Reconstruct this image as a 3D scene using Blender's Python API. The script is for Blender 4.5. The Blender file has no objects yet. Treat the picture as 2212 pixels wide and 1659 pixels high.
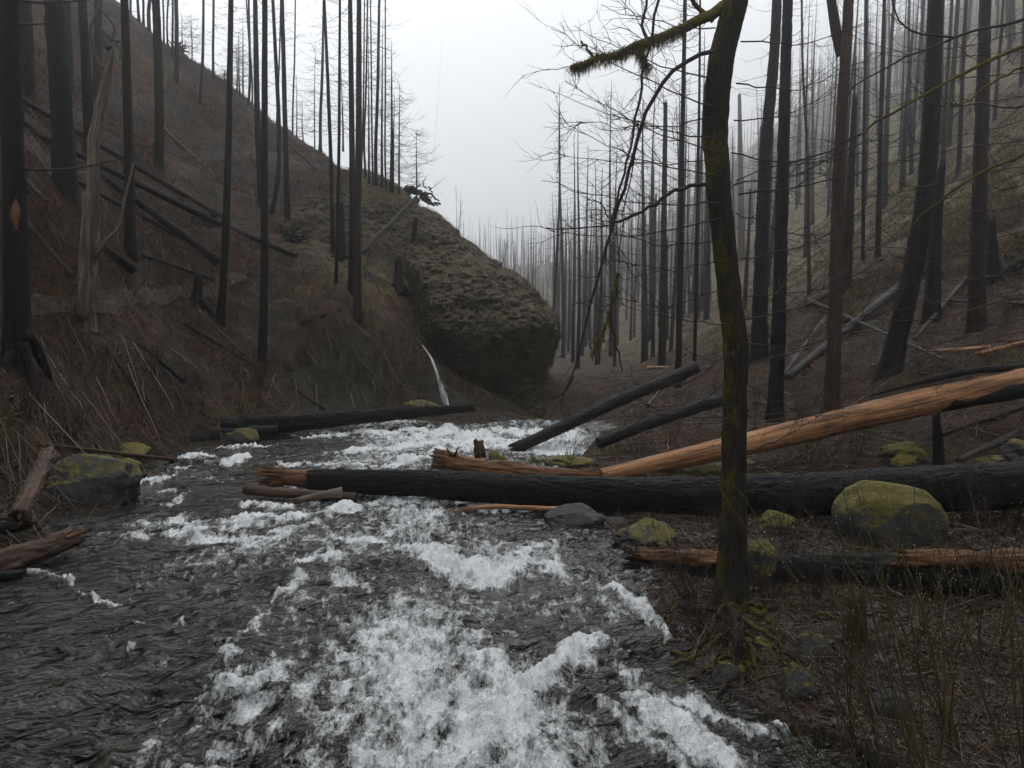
import bpy, math, random
import numpy as np
from mathutils import Vector
random.seed(7); rng = np.random.default_rng(7)
sc = bpy.context.scene; C = sc.collection

# ------------------------------------------------------------------ camera
F = 1662.0; H = 4.0; TH = math.radians(5.0); cT, sT = math.cos(TH), math.sin(TH)
cam = bpy.data.cameras.new('camera'); cam.lens = 26; cam.sensor_width = 26*2212/F
cam.clip_end = 3000; cam.clip_start = 0.05
co = bpy.data.objects.new('camera', cam); C.objects.link(co)
co.location = (0, 0, H); co.rotation_euler = (math.pi/2-TH, 0, 0); sc.camera = co

def ray(px, py):
    u = (px-1106)/F; v = (829.5-py)/F
    dy = cT+v*sT
    return u/dy, (-sT+v*cT)/dy           # x and z gained per metre of depth
def P(px, py, D):
    a, b = ray(px, py); return np.array((a*D, D, H+b*D))
def G(px, py, z=0.0):
    a, b = ray(px, py); D = (z-H)/b; return np.array((a*D, D, z))

# ------------------------------------------------------------------ noise
def _h(ix, iy, iz, s):
    h = (ix*73856093) ^ (iy*19349663) ^ (iz*83492791) ^ (s*2654435)
    h = (h ^ (h >> 13))*1274126177 & 0x7fffffff
    h = (h ^ (h >> 11))*668265263 & 0x7fffffff
    return ((h >> 7) & 0xffff)/32767.5-1.0
def vn(p, s=0):
    p = np.asarray(p, float); i = np.floor(p).astype(np.int64); f = p-i; f = f*f*(3-2*f)
    x, y, z = i[..., 0], i[..., 1], i[..., 2]; fx, fy, fz = f[..., 0], f[..., 1], f[..., 2]
    r = 0
    for a in (0, 1):
        wx = fx if a else 1-fx
        for b in (0, 1):
            wy = fy if b else 1-fy
            for c in (0, 1):
                wz = fz if c else 1-fz
                r = r+wx*wy*wz*_h(x+a, y+b, z+c, s)
    return r
def fbm(p, o=4, s=0, g=0.5):
    p = np.asarray(p, float); r = 0; a = 1.0
    for k in range(o):
        r = r+a*vn(p*(2.03**k)+k*11.7, s+k); a *= g
    return r
def xy0(x, y, sx=1, sy=1, z=0.0):
    x = np.asarray(x, float); y = np.asarray(y, float)
    return np.stack([x*sx, y*sy, np.zeros_like(x)+z], -1)
def sstep(a, b, x):
    t = np.clip((x-a)/(b-a), 0, 1); return t*t*(3-2*t)

# ------------------------------------------------------------------ terrain
ctl = [P(*q) for q in [
    # left bank and hillside
    (0,1000,14.5),(0,850,16),(0,700,19),(100,820,19),(100,660,23),(240,663,25),(300,650,27),(410,630,30),(475,612,32),
    (140,435,25),(280,540,29),(0,500,23),(45,213,33),(0,0,50),(190,335,33),(343,360,40),(150,200,42),(230,-5,60),
    (381,120,62),(461,165,61),(545,222,60),(620,295,58),(690,335,54),(750,378,51),(820,400,47),(880,425,44),
    (480,480,38),(400,300,50),(560,400,46),(622,487,41),(475,698,30),(566,775,29),(718,540,38),(760,620,34),
    (300,850,22.5),(500,850,26),(650,860,28),(780,870,30),(650,700,31),(830,660,34),(900,740,35),(300,750,24),(180,930,18),
    (860,560,38),
    # right bank
    (1640,760,33),(1675,905,25),(1798,885,24),(1922,806,24.5),(2110,710,27),(2212,600,30),(2068,377,55),(2212,250,60),
    (1900,550,42),(1750,620,43),(2100,60,150),(1900,250,200),(1700,400,300),(1600,560,230),(1450,700,120),(1300,765,85),(1400,812,34),(1290,868,31),(1340,930,27),
    (1235,830,48),(1500,800,40),(1430,790,38),(1330,870,31),(1400,900,27),(1550,960,21.5),(1900,1010,17.5),(2212,1010,16.5),
    (2100,900,20),(2212,800,22),(2212,1130,13.5),(1900,1190,13),(1700,1170,14),(1500,1190,13.2),
    (1580,1325,10.0),(1900,1350,10),(2212,1400,9.6),(1700,1480,8.2),(1900,1560,7.5),(2212,1640,6.9),
    (1300,600,430),(1130,660,430),(1500,450,430),(1700,270,420),(1900,100,390),
    ]]
ctl += [np.array(q, float) for q in [
    (-11,3,1.5),(-12,-6,2),(-20,10,8),(-30,20,17),(-45,40,33),(-60,75,52),(-24,3,12),(-40,0,25),(-60,10,38),
    (0,-6,-.6),(9,-6,1.5),(9,3,.9),(16,8,2.5),(25,15,6),(40,20,16),(60,40,33),(35,35,17),(75,80,52),(20,0,5),(40,0,16),(60,5,32),
    (5,50,-.2),(0,52,-1),(-5,58,2),(-14,70,8),(-26,84,16),(-45,100,30),(-60,130,34),(-30,130,14),(0,100,-2),(6,75,-1.5),
    (-3,41,3),(0,39,.5),(4,41,.2),(5,37,.3),(3,33,-.6),(-20,170,8),(0,150,0),(-90,200,40),(-60,260,20),(0,260,4),(130,140,85),
    (0,600,-5),(60,560,15),(20,440,-5),(-140,100,80),(-140,300,60),(160,50,95),(330,330,170),(200,560,150)]]
# creek outline
river_px = [(0,1262),(50,1200),(130,1120),(250,1108),(290,1060),(340,1000),(420,968),(520,958),(700,930),(860,915),(960,912),(1060,925),(1110,925)]
river_r = [(1255,985),(1190,1000),(1165,1030),(1200,1060),(1300,1110),(1325,1165),(1395,1225),(1400,1300),(1445,1400),(1500,1465),(1600,1515),(1690,1562),(1800,1590),(1950,1660)]
RP = [(-7.5,-10),(-7.8,4),(-7.8,8)]+[tuple(G(*q)[:2]) for q in river_px]+[(0.6,31),(1.2,34),(2.0,36),(2.7,36.5),(3.1,34),(3.4,31),(3.1,26.5)]+[tuple(G(*q)[:2]) for q in river_r]+[(2.9,5),(3.2,2),(3.5,-10)]
RP = np.array(RP)
def river_sd(x, y):
    """signed distance to the creek outline, negative inside"""
    x = np.asarray(x, float); y = np.asarray(y, float)
    d = np.full(x.shape, 1e9); ins = np.zeros(x.shape, bool)
    n = len(RP)
    for i in range(n):
        ax, ay = RP[i]; bx, by = RP[(i+1) % n]; ex, ey = bx-ax, by-ay
        t = np.clip(((x-ax)*ex+(y-ay)*ey)/(ex*ex+ey*ey), 0, 1)
        d = np.minimum(d, np.hypot(x-ax-t*ex, y-ay-t*ey))
        if ay != by:
            c = ((ay > y) != (by > y)) & (x < (bx-ax)*(y-ay)/(by-ay)+ax); ins ^= c
    return np.where(ins, -d, d)
K = np.array(ctl); N = len(K)
def _tp(r2): return np.where(r2 > 0, r2*np.log(np.maximum(r2, 1e-12)), 0)
d2 = (K[:, None, 0]-K[None, :, 0])**2+(K[:, None, 1]-K[None, :, 1])**2
Am = np.zeros((N+3, N+3)); Am[:N, :N] = _tp(d2)+np.eye(N)*4.0
Am[:N, N] = 1; Am[:N, N+1:] = K[:, :2]; Am[N:, :N] = Am[:N, N:].T
W = np.linalg.solve(Am, np.concatenate([K[:, 2], np.zeros(3)]))
def terr_raw(x, y):
    x = np.asarray(x, float); y = np.asarray(y, float)
    xf = x.ravel(); yf = y.ravel(); out = np.empty_like(xf)
    for i in range(0, len(xf), 40000):
        a = xf[i:i+40000]; b = yf[i:i+40000]
        r2 = (a[:, None]-K[None, :, 0])**2+(b[:, None]-K[None, :, 1])**2
        out[i:i+40000] = _tp(r2)@W[:N]+W[N]+a*W[N+1]+b*W[N+2]
    return out.reshape(x.shape)
def level(x, y):                      # creek surface
    y = np.asarray(y, float); return -1.1*sstep(27.5, 38, y)-0.0*np.asarray(x, float)
def terr(x, y):
    x = np.asarray(x, float); y = np.asarray(y, float)
    z = terr_raw(x, y); sd = river_sd(x, y)
    land = sstep(0.2, 4.0, sd)
    nb_ = sstep(-1, 1, x)*(1-sstep(17, 24, y))
    z = z+land*((0.38-.28*nb_)*fbm(xy0(x, y, .33, .33), 3, 3)+(0.15-.07*nb_)*fbm(xy0(x, y, 1.5, 1.5), 3, 9)+.035*(1-np.abs(fbm(xy0(x, y, 5, 5), 3, 19))))
    z = z+land*sstep(45, 140, y)*1.5*fbm(xy0(x, y, .06, .06), 3, 12)
    # bedded rock ledges of the left lobe
    z = z+land*0.75*np.exp(-((x+6.3)/3.2)**2-((y-31.3)/2.6)**2)*(.6-np.abs(fbm(xy0(x, y, .8, 1.0), 4, 31, .6))+.5*fbm(xy0(x, y, 2.4, 2.4), 3, 33))
    lv = level(x, y)
    n = 0.05*fbm(xy0(x, y, 2.2, 2.2), 3, 5)
    lo = lv+0.02+(0.20-.15*nb_)*np.minimum(np.maximum(sd, 0), 3)+n*sstep(0, .5, sd)
    z = np.where(sd > 0, np.where(z < lo, lo, z*sstep(0, 2.5, sd)+lo*(1-sstep(0, 2.5, sd))), np.minimum(z, lv-0.03-0.35*sstep(0, 1.5, -sd)))
    return z
def hit(px, py, d0=5.0, d1=260.0):
    """where the sight line of a picture point meets the ground"""
    a, b = ray(px, py); D = d0*(d1/d0)**np.linspace(0, 1, 420)
    g = np.maximum(terr(a*D, D), level(a*D, D)); c = H+b*D-g
    k = np.nonzero(c < 0)[0]
    if len(k) and k[0] > 0:
        i = k[0]; t = c[i-1]/(c[i-1]-c[i]); d = D[i-1]+t*(D[i]-D[i-1])
    else:
        m = (D < 90) & (D > 15); d = D[m][np.argmin(np.abs(c[m])/D[m])]
    return np.array((a*d, d, float(terr(np.array([a*d]), np.array([d]))[0])))
def wpx(w, D): return w*D/F           # width in picture units to metres

# ------------------------------------------------------------------ mesh builder
class MB:
    def __init__(s): s.V = []; s.F = {3: [], 4: []}; s.T = []; s.C = []; s.n = 0
    def add(s, V, Fc, tc=None, col=None):
        V = np.asarray(V, float).reshape(-1, 3); Fc = np.asarray(Fc, np.int64)
        s.V.append(V); s.F[Fc.shape[1]].append(Fc+s.n)
        s.T.append(V if tc is None else np.asarray(tc, float).reshape(-1, 3))
        s.C.append(np.zeros(len(V)) if col is None else np.broadcast_to(col, (len(V),)).astype(float))
        s.n += len(V); return s
    def faces(s, Fc, base): s.F[np.asarray(Fc).shape[1]].append(np.asarray(Fc, np.int64)+base)
    def build(s, name, mt, parent=None, smooth=True, origin=None):
        me = bpy.data.meshes.new(name)
        V = np.concatenate(s.V); 
        if origin is not None: V = V-np.asarray(origin)
        f3 = np.concatenate(s.F[3]) if s.F[3] else np.zeros((0, 3), np.int64)
        f4 = np.concatenate(s.F[4]) if s.F[4] else np.zeros((0, 4), np.int64)
        me.vertices.add(len(V)); me.vertices.foreach_set('co', V.astype(np.float32).ravel())
        nl = f3.size+f4.size; me.loops.add(nl)
        me.loops.foreach_set('vertex_index', np.concatenate([f3.ravel(), f4.ravel()]).astype(np.int32))
        st = np.concatenate([np.arange(len(f3))*3, f3.size+np.arange(len(f4))*4]).astype(np.int32)
        me.polygons.add(len(st)); me.polygons.foreach_set('loop_start', st)
        me.polygons.foreach_set('use_smooth', np.full(len(st), smooth))
        a = me.attributes.new('tc', 'FLOAT_VECTOR', 'POINT'); a.data.foreach_set('vector', np.concatenate(s.T).astype(np.float32).ravel())
        a = me.attributes.new('k', 'FLOAT', 'POINT'); a.data.foreach_set('value', np.concatenate(s.C).astype(np.float32))
        me.update(calc_edges=True); me.validate()
        me.materials.append(mt)
        o = bpy.data.objects.new(name, me); C.objects.link(o)
        if parent is not None: o.parent = parent
        if origin is not None and parent is None: o.location = origin
        return o
def tag(o, label=None, cat=None, group=None, kind=None):
    if label: o['label'] = label
    if cat: o['category'] = cat
    if group: o['group'] = group
    if kind: o['kind'] = kind
    return o
def thing(name, loc, label, cat, group=None):
    o = bpy.data.objects.new(name, None); C.objects.link(o); o.location = [float(v) for v in loc]
    o.empty_display_size = .2
    return tag(o, label, cat, group)

def norm(a): return a/np.maximum(np.linalg.norm(a, axis=-1, keepdims=True), 1e-9)
def tubes(mb, Pt, R, k=5, col=None, rough=0.0, cap=True, seed=0, flute=0.0, plates=0.0, pf=(11, 11, 3.2)):
    """Pt (m,n,3), R (m,n): m tubes of n rings"""
    Pt = np.asarray(Pt, float); R = np.asarray(R, float)
    if Pt.ndim == 2: Pt = Pt[None]; R = R[None]
    m, n, _ = Pt.shape
    T = norm(np.gradient(Pt, axis=1))
    t0 = norm(Pt[:, -1]-Pt[:, 0]); ref = np.zeros((m, 3)); ref[np.arange(m), np.argmin(np.abs(t0), 1)] = 1
    A = norm(np.cross(T, ref[:, None])); B = np.cross(T, A)
    th = np.arange(k)*2*math.pi/k; ct, st = np.cos(th), np.sin(th)
    L = np.concatenate([np.zeros((m, 1)), np.cumsum(np.linalg.norm(np.diff(Pt, axis=1), axis=-1), 1)], 1)
    Rm = R.max(1)[:, None, None]
    TC = np.stack([ct[None, None]*Rm+0*L[..., None], st[None, None]*Rm+0*L[..., None], L[..., None]+0*ct], -1)
    off = rng.uniform(0, 50, (m, 1, 1, 3)) if m > 1 else np.full((1, 1, 1, 3), seed*3.7+rng.uniform(0, 50))
    TC = TC+off
    RR = R[..., None]*np.ones(k)
    if rough:
        r0 = np.maximum(R.mean(), 1e-3)
        q = TC/r0*np.array((1, 1, .45))
        RR = RR*(1+rough*fbm(q*1.1, 3, 5)+rough*.5*fbm(q*np.array((3.5, 3.5, .8)), 2, 8))
    if plates:
        g1 = np.abs(fbm(TC*np.array(pf), 3, 15)); g2 = np.abs(fbm(TC*np.array(pf)*2.6, 2, 17))
        RR = RR+plates*(np.clip(g1*2.2, 0, 1)-.6+.35*np.clip(g2*2, 0, 1))
    if flute:
        w = np.exp(-L/np.maximum(R[:, :1]*2.2, 1e-3))[..., None]
        RR = RR*(1+flute*w*(0.75+0.45*np.cos(th*4+seed)+.3*np.cos(th*7+seed*2)))
    V = Pt[:, :, None]+RR[..., None]*(ct[None, None, :, None]*A[:, :, None]+st[None, None, :, None]*B[:, :, None])
    i = (np.arange(m)*n*k)[:, None, None]+(np.arange(n-1)*k)[None, :, None]+np.arange(k)[None, None]
    j = i-np.arange(k)[None, None]+((np.arange(k)+1) % k)[None, None]
    Q = np.stack([i, j, j+k, i+k], -1).reshape(-1, 4)
    base = mb.n
    c = None
    if col is not None: c = np.repeat(np.broadcast_to(col, (m,)), n*k)
    mb.add(V, Q, TC, c)
    if cap and k > 3:
        for e, r in ((0, 0), (n-1, 1)):
            ring = base+(np.arange(m)*n*k)[:, None]+e*k+np.arange(k)[None]
            nx = np.roll(ring, -1, 1)
            cc = mb.n+np.arange(m)[:, None]+0*ring
            tri = np.stack([cc, nx, ring] if r == 0 else [cc, ring, nx], -1).reshape(-1, 3)
            mb.V.append(Pt[:, e]+0.0); mb.T.append(TC[:, e].mean(1)); mb.C.append(np.zeros(m) if c is None else np.broadcast_to(col, (m,)).astype(float)); mb.n += m
            mb.F[3].append(tri)
    return mb
def resample(pts, n):
    pts = np.asarray(pts, float); d = np.concatenate([[0], np.cumsum(np.linalg.norm(np.diff(pts, axis=0), axis=1))])
    t = np.linspace(0, d[-1], n); out = np.stack([np.interp(t, d, pts[:, i]) for i in range(3)], 1)
    for _ in range(2):                                   # soften the corners
        if n > 4: out[1:-1] = .25*out[:-2]+.5*out[1:-1]+.25*out[2:]
    return out, t/d[-1]

# ------------------------------------------------------------------ materials
def nodes(name):
    m = bpy.data.materials.new(name); m.use_nodes = True; nt = m.node_tree
    for n in list(nt.nodes): nt.nodes.remove(n)
    return m, nt
class NT:
    def __init__(s, nt): s.t = nt; s.l = nt.links
    def n(s, t, **kw):
        o = s.t.nodes.new(t)
        for k, v in kw.items():
            if k.startswith('_'): o.inputs[int(k[1:]) if k[1:].isdigit() else k[1:].replace('_', ' ')].default_value = v
            else: setattr(o, k, v)
        return o
    def k(s, a, b): s.l.new(a, b)
    def coord(s, attr='tc', scale=(1, 1, 1)):
        if attr == 'OBJ': o = s.n('ShaderNodeTexCoord').outputs['Object']
        else: o = s.n('ShaderNodeAttribute', attribute_name=attr).outputs['Vector']
        v = s.n('ShaderNodeVectorMath', operation='MULTIPLY'); s.k(o, v.inputs[0]); v.inputs[1].default_value = scale
        return v.outputs[0]
    def noise(s, co, scale, det=4, rough=.6, dist=0.0):
        o = s.n('ShaderNodeTexNoise'); o.inputs['Scale'].default_value = scale; o.inputs['Detail'].default_value = det
        o.inputs['Roughness'].default_value = rough; o.inputs['Distortion'].default_value = dist
        s.k(co, o.inputs['Vector']); return o.outputs['Fac']
    def ramp(s, f, stops):
        o = s.n('ShaderNodeValToRGB'); e = o.color_ramp.elements
        while len(e) < len(stops): e.new(.5)
        for i, (p, c) in enumerate(stops):
            e[i].position = p; e[i].color = (c, c, c, 1) if np.isscalar(c) else (*c, 1)
        s.k(f, o.inputs[0]); return o.outputs[0]
    def mix(s, f, a, b, mode='MIX'):
        o = s.n('ShaderNodeMix', data_type='RGBA', blend_type=mode)
        for v, i in ((f, 0), (a, 6), (b, 7)):
            if hasattr(v, 'node'): s.k(v, o.inputs[i])
            elif np.isscalar(v): o.inputs[i].default_value = v
            else: o.inputs[i].default_value = (*v, 1)
        return o.outputs[2]
    def math(s, op, a, b=0.0, c=0.0):
        o = s.n('ShaderNodeMath', operation=op)
        for i, v in enumerate((a, b, c)):
            if hasattr(v, 'node'): s.k(v, o.inputs[i])
            else: o.inputs[i].default_value = v
        return o.outputs[0]
    def bump(s, h, dist, strength=1.0, prev=None):
        o = s.n('ShaderNodeBump'); o.inputs['Distance'].default_value = dist; o.inputs['Strength'].default_value = strength
        s.k(h, o.inputs['Height'])
        if prev is not None: s.k(prev, o.inputs['Normal'])
        return o.outputs[0]
    def out(s, col, rough=.8, normal=None, spec=.5, **kw):
        p = s.n('ShaderNodeBsdfPrincipled')
        for v, i in ((col, 'Base Color'), (rough, 'Roughness'), (normal, 'Normal')):
            if v is None: continue
            if hasattr(v, 'node'): s.k(v, p.inputs[i])
            elif np.isscalar(v): p.inputs[i].default_value = v
            else: p.inputs[i].default_value = (*v, 1)
        p.inputs['Specular IOR Level'].default_value = spec
        o = s.n('ShaderNodeOutputMaterial'); s.k(p.outputs[0], o.inputs[0]); return p
def bark(name, stops, sc_=(9, 9, 1.6), bump=.03, rough=.75, moss=None, mossth=.55, spec=.2):
    m, nt = nodes(name); t = NT(nt)
    co_ = t.coord('tc', sc_)
    f = t.noise(co_, 1.0, 6, .65, .6); big = t.noise(t.coord('tc', (.8, .8, .5)), 1.3, 3)
    fine = t.noise(t.coord('tc', (sc_[0]*4, sc_[1]*4, sc_[2]*5)), 1.0, 4, .7)
    f2 = t.math('ADD', t.math('MULTIPLY', f, .55), t.math('ADD', t.math('MULTIPLY', big, .25), t.math('MULTIPLY', fine, .2)))
    col = t.ramp(f2, stops)
    h = t.math('ADD', t.math('MULTIPLY', t.math('ABSOLUTE', t.math('SUBTRACT', f, .5)), 2.2), t.math('MULTIPLY', fine, .5))
    nb = t.bump(h, bump)
    if moss:
        g = t.n('ShaderNodeNewGeometry'); sx = t.n('ShaderNodeSeparateXYZ'); t.k(g.outputs['Normal'], sx.inputs[0])
        mk = t.noise(t.coord('OBJ', (1, 1, .55)), 2.3, 5, .7)
        mk = t.math('ADD', mk, t.math('MULTIPLY', sx.outputs[0], -.10)); mk = t.math('ADD', mk, t.math('MULTIPLY', sx.outputs[2], .06))
        mk = t.ramp(mk, [(mossth, 0), (mossth+.09, 1)])
        mn = t.noise(t.coord('OBJ'), 60, 4, .7); mc = t.ramp(t.noise(t.coord('OBJ'), 14, 4, .7), [(.3, tuple(x*.35 for x in moss)), (.75, moss)])
        col = t.mix(mk, col, mc)
        nb = t.bump(t.math('MULTIPLY', mn, mk), .02, 1, nb)
    t.out(col, rough, nb, spec); return m
CH = [(.3, (.001, .001, .0012)), (.55, (.0045, .004, .004)), (.78, (.020, .018, .017))]
M = {}
M['char'] = bark('charred_bark', CH)
M['charfine'] = bark('charred_bark_log', [(.3, (.001, .001, .0012)), (.5, (.004, .004, .0045)), (.62, (.014, .014, .015)), (.8, (.05, .05, .052))], (20, 20, 6), .07, .55, spec=.2)
M['brownbark'] = bark('scorched_brown_bark', [(.3, (.004, .003, .003)), (.5, (.014, .010, .009)), (.72, (.06, .032, .022))])
M['redbark'] = bark('peeled_reddish_trunk', [(.3, (.008, .005, .004)), (.5, (.032, .018, .013)), (.72, (.10, .06, .042))], (10, 10, .8))
M['greywood'] = bark('weathered_grey_wood', [(.3, (.012, .011, .011)), (.55, (.05, .046, .043)), (.8, (.16, .145, .13))], (14, 14, .8), .02)
M['palewood'] = bark('bleached_snag_wood', [(.25, (.010, .008, .007)), (.48, (.065, .048, .036)), (.60, (.20, .155, .12)), (.85, (.42, .35, .29))], (9, 9, .7), .03)
M['orange'] = bark('peeled_orange_wood', [(.32, (.02, .010, .006)), (.43, (.09, .042, .019)), (.50, (.24, .112, .048)), (.58, (.40, .205, .093)), (.75, (.58, .37, .21))], (11, 11, .55), .035, .5)
M['orangedk'] = bark('splintered_orange_wood', [(.3, (.010, .006, .004)), (.45, (.06, .028, .013)), (.6, (.19, .092, .042)), (.8, (.40, .23, .115))], (12, 12, .7), .04, .6)
M['wetbrown'] = bark('wet_brown_wood', [(.3, (.008, .005, .004)), (.5, (.04, .022, .014)), (.7, (.12, .068, .04)), (.85, (.24, .15, .10))], (12, 12, .9), .03, .45)
M['mossbark'] = bark('mossy_maple_bark', [(.3, (.006, .005, .004)), (.55, (.024, .019, .014)), (.8, (.065, .053, .04))], (14, 14, 3), .025, .8, (.085, .075, .006), .55)
M['mossroot'] = bark('moss_covered_root', [(.3, (.008, .006, .004)), (.6, (.03, .023, .015))], (14, 14, 3), .03, .8, (.105, .095, .008), .53)
M['mossbranch'] = bark('moss_covered_branch', [(.3, (.01, .007, .005)), (.6, (.04, .03, .02))], (20, 20, 4), .015, .85, (.15, .125, .015), .40)
M['twig'] = bark('dark_twig', [(.3, (.012, .008, .008)), (.6, (.04, .027, .026)), (.8, (.08, .06, .055))], (20, 20, 6), .004)
M['willow'] = bark('olive_willow_stem', [(.3, (.015, .011, .006)), (.55, (.05, .04, .014)), (.8, (.12, .10, .035))], (20, 20, 3), .003, .6)

def ground_mat():
    m, nt = nodes('forest_floor'); t = NT(nt); co_ = t.coord('OBJ')
    n1 = t.noise(co_, .35, 5, .6); n2 = t.noise(co_, 2.6, 7, .72, .5); n3 = t.noise(co_, 16, 6, .75)
    a = t.math('ADD', t.math('MULTIPLY', n2, .55), t.math('MULTIPLY', n3, .45))
    litter = t.ramp(a, [(.32, (.008, .005, .003)), (.45, (.034, .016, .008)), (.55, (.092, .044, .022)), (.70, (.21, .125, .07))])
    dark = t.ramp(a, [(.35, (.006, .005, .004)), (.5, (.022, .017, .012)), (.68, (.075, .062, .05))])
    grass = t.ramp(a, [(.32, (.03, .024, .010)), (.5, (.125, .098, .045)), (.7, (.30, .25, .135))])
    moss = t.ramp(a, [(.32, (.012, .013, .003)), (.5, (.04, .043, .008)), (.7, (.10, .095, .02))])
    v = t.n('ShaderNodeTexVoronoi'); v.inputs['Scale'].default_value = 11; t.k(co_, v.inputs['Vector'])
    st = t.ramp(t.noise(co_, 13, 4, .7), [(.3, (.010, .009, .009)), (.6, (.038, .034, .032)), (.8, (.11, .10, .095))])
    col = t.mix(t.ramp(n1, [(.42, 0), (.60, 1)]), litter, dark)
    col = t.mix(t.ramp(t.noise(co_, .9, 5, .65), [(.54, 0), (.66, .8)]), col, moss)
    at = t.n('ShaderNodeAttribute', attribute_name='grass').outputs['Fac']
    col = t.mix(t.math('MULTIPLY', at, t.ramp(t.noise(co_, .5, 5, .7), [(.40, 0), (.52, 1)])), col, grass)
    ag = t.n('ShaderNodeAttribute', attribute_name='stony').outputs['Fac']
    col = t.mix(t.math('MULTIPLY', ag, t.ramp(t.noise(co_, 1.6, 4, .7), [(.42, .1), (.6, .9)])), col, st)
    ac = t.n('ShaderNodeAttribute', attribute_name='cliff').outputs['Fac']
    cr = t.ramp(a, [(.34, (.005, .005, .004)), (.5, (.026, .023, .012)), (.66, (.085, .072, .03))]); col = t.mix(ac, col, cr)
    ap = t.n('ShaderNodeAttribute', attribute_name='trail').outputs['Fac']
    col = t.mix(ap, col, t.ramp(a, [(.35, (.05, .04, .035)), (.65, (.15, .125, .11))]))
    h = t.math('ADD', t.math('MULTIPLY', n2, 1.0), t.math('MULTIPLY', n3, .35))
    nb = t.bump(h, .28); nb = t.bump(t.noise(co_, 45, 3, .7), .03, 1, nb)
    t.out(col, .85, nb, .3); return m
M['ground'] = ground_mat()
def bluff_mat():
    m, nt = nodes('mossy_bluff_rock'); t = NT(nt); co_ = t.coord('OBJ')
    g = t.n('ShaderNodeNewGeometry'); sx = t.n('ShaderNodeSeparateXYZ'); t.k(g.outputs['Normal'], sx.inputs[0])
    wv = t.noise(t.coord('OBJ', (1, 1, 1.2)), 2.0, 7, .78, .3); n3 = t.noise(co_, 9, 6, .75); n1 = t.noise(co_, .55, 4, .6)
    a = t.math('ADD', t.math('MULTIPLY', wv, .5), t.math('MULTIPLY', n3, .5))
    rock = t.ramp(a, [(.34, (.006, .006, .005)), (.5, (.030, .027, .021)), (.68, (.10, .09, .075))])
    moss = t.ramp(a, [(.38, (.006, .006, .002)), (.5, (.030, .028, .008)), (.64, (.085, .072, .024))])
    tan = t.ramp(a, [(.36, (.02, .014, .007)), (.5, (.085, .060, .032)), (.66, (.24, .185, .105))])
    col = t.mix(t.ramp(n1, [(.38, 0), (.58, 1)]), rock, moss)
    up = t.math('ADD', sx.outputs[2], t.math('MULTIPLY', t.math('SUBTRACT', t.noise(co_, 1.3, 5, .7), .5), 1.7))
    col = t.mix(t.ramp(up, [(.40, 0), (.72, .95)]), col, tan)
    nb = t.bump(t.math('ADD', wv, t.math('MULTIPLY', n3, .4)), .45); nb = t.bump(t.noise(co_, 30, 4, .7), .05, 1, nb)
    t.out(col, .8, nb, .35); return m
M['bluff'] = bluff_mat()
def rock_mat(name, th, stone=((.007, .007, .007), (.028, .028, .027), (.085, .084, .08)), moss=(.17, .14, .006)):
    m, nt = nodes(name); t = NT(nt); co_ = t.coord('OBJ')
    g = t.n('ShaderNodeNewGeometry'); sx = t.n('ShaderNodeSeparateXYZ'); t.k(g.outputs['Normal'], sx.inputs[0])
    n = t.noise(co_, 3.2, 7, .68); f = t.noise(co_, 30, 5, .7)
    base = t.ramp(t.math('ADD', t.math('MULTIPLY', n, .6), t.math('MULTIPLY', f, .4)), [(.34, stone[0]), (.5, stone[1]), (.68, stone[2])])
    mc = t.ramp(t.noise(co_, 11, 6, .72), [(.3, tuple(x*.18 for x in moss)), (.52, tuple(x*.6 for x in moss)), (.75, moss)])
    k = t.math('ADD', t.math('MULTIPLY', sx.outputs[2], .5), t.math('MULTIPLY', t.noise(co_, 3.4, 7, .75), 1.9)); k = t.math('MULTIPLY', k, .5)
    k = t.ramp(k, [(th, 0), (th+.07, 1)])
    col = t.mix(k, base, mc)
    nb = t.bump(n, .09); nb = t.bump(t.math('MULTIPLY', f, t.math('ADD', k, .5)), .03, 1, nb)
    t.out(col, .7, nb, .4); return m
M['rock'] = rock_mat('mossy_grey_stone', .62)
M['rockmoss'] = rock_mat('thick_moss_on_stone', .50)
M['rockbare'] = rock_mat('wet_dark_stone', .97, ((.006, .006, .006), (.022, .022, .022), (.06, .06, .058)))
def kmat(name, stops, rough=.8, spec=.3):
    m, nt = nodes(name); t = NT(nt)
    a = t.n('ShaderNodeAttribute', attribute_name='k').outputs['Fac']
    t.out(t.ramp(a, stops), rough, None, spec); return m
M['brush'] = kmat('dry_brown_brush', [(0, (.008, .004, .003)), (.35, (.042, .018, .010)), (.65, (.115, .050, .024)), (.85, (.17, .10, .045)), (1, (.32, .24, .15))])
M['tan'] = kmat('dry_tan_grass', [(0, (.05, .036, .016)), (.5, (.16, .12, .06)), (1, (.36, .29, .17))])
M['fern'] = kmat('fern_green', [(0, (.015, .018, .004)), (.5, (.05, .052, .012)), (1, (.13, .12, .03))])
M['mosshang'] = kmat('hanging_moss', [(0, (.02, .018, .005)), (.5, (.06, .052, .010)), (1, (.13, .11, .02))])
M['gravel'] = kmat('slate_gravel', [(0, (.007, .006, .006)), (.5, (.026, .022, .020)), (.9, (.075, .066, .06)), (1, (.16, .145, .13))], .6, .25)
M['bud'] = kmat('willow_bud', [(0, (.20, .19, .14)), (1, (.4, .38, .3))])

# ------------------------------------------------------------------ ground sheet
cols = 620; rows = 560
uu = np.linspace(-1, 1, cols); uu = np.sign(uu)*(0.78*np.abs(uu)+0.9*np.abs(uu)**5)
dd = 2.5*(640/2.5)**np.linspace(0, 1, rows)
U, Dg = np.meshgrid(uu, dd); X = U*Dg*1.0; Y = Dg
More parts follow.
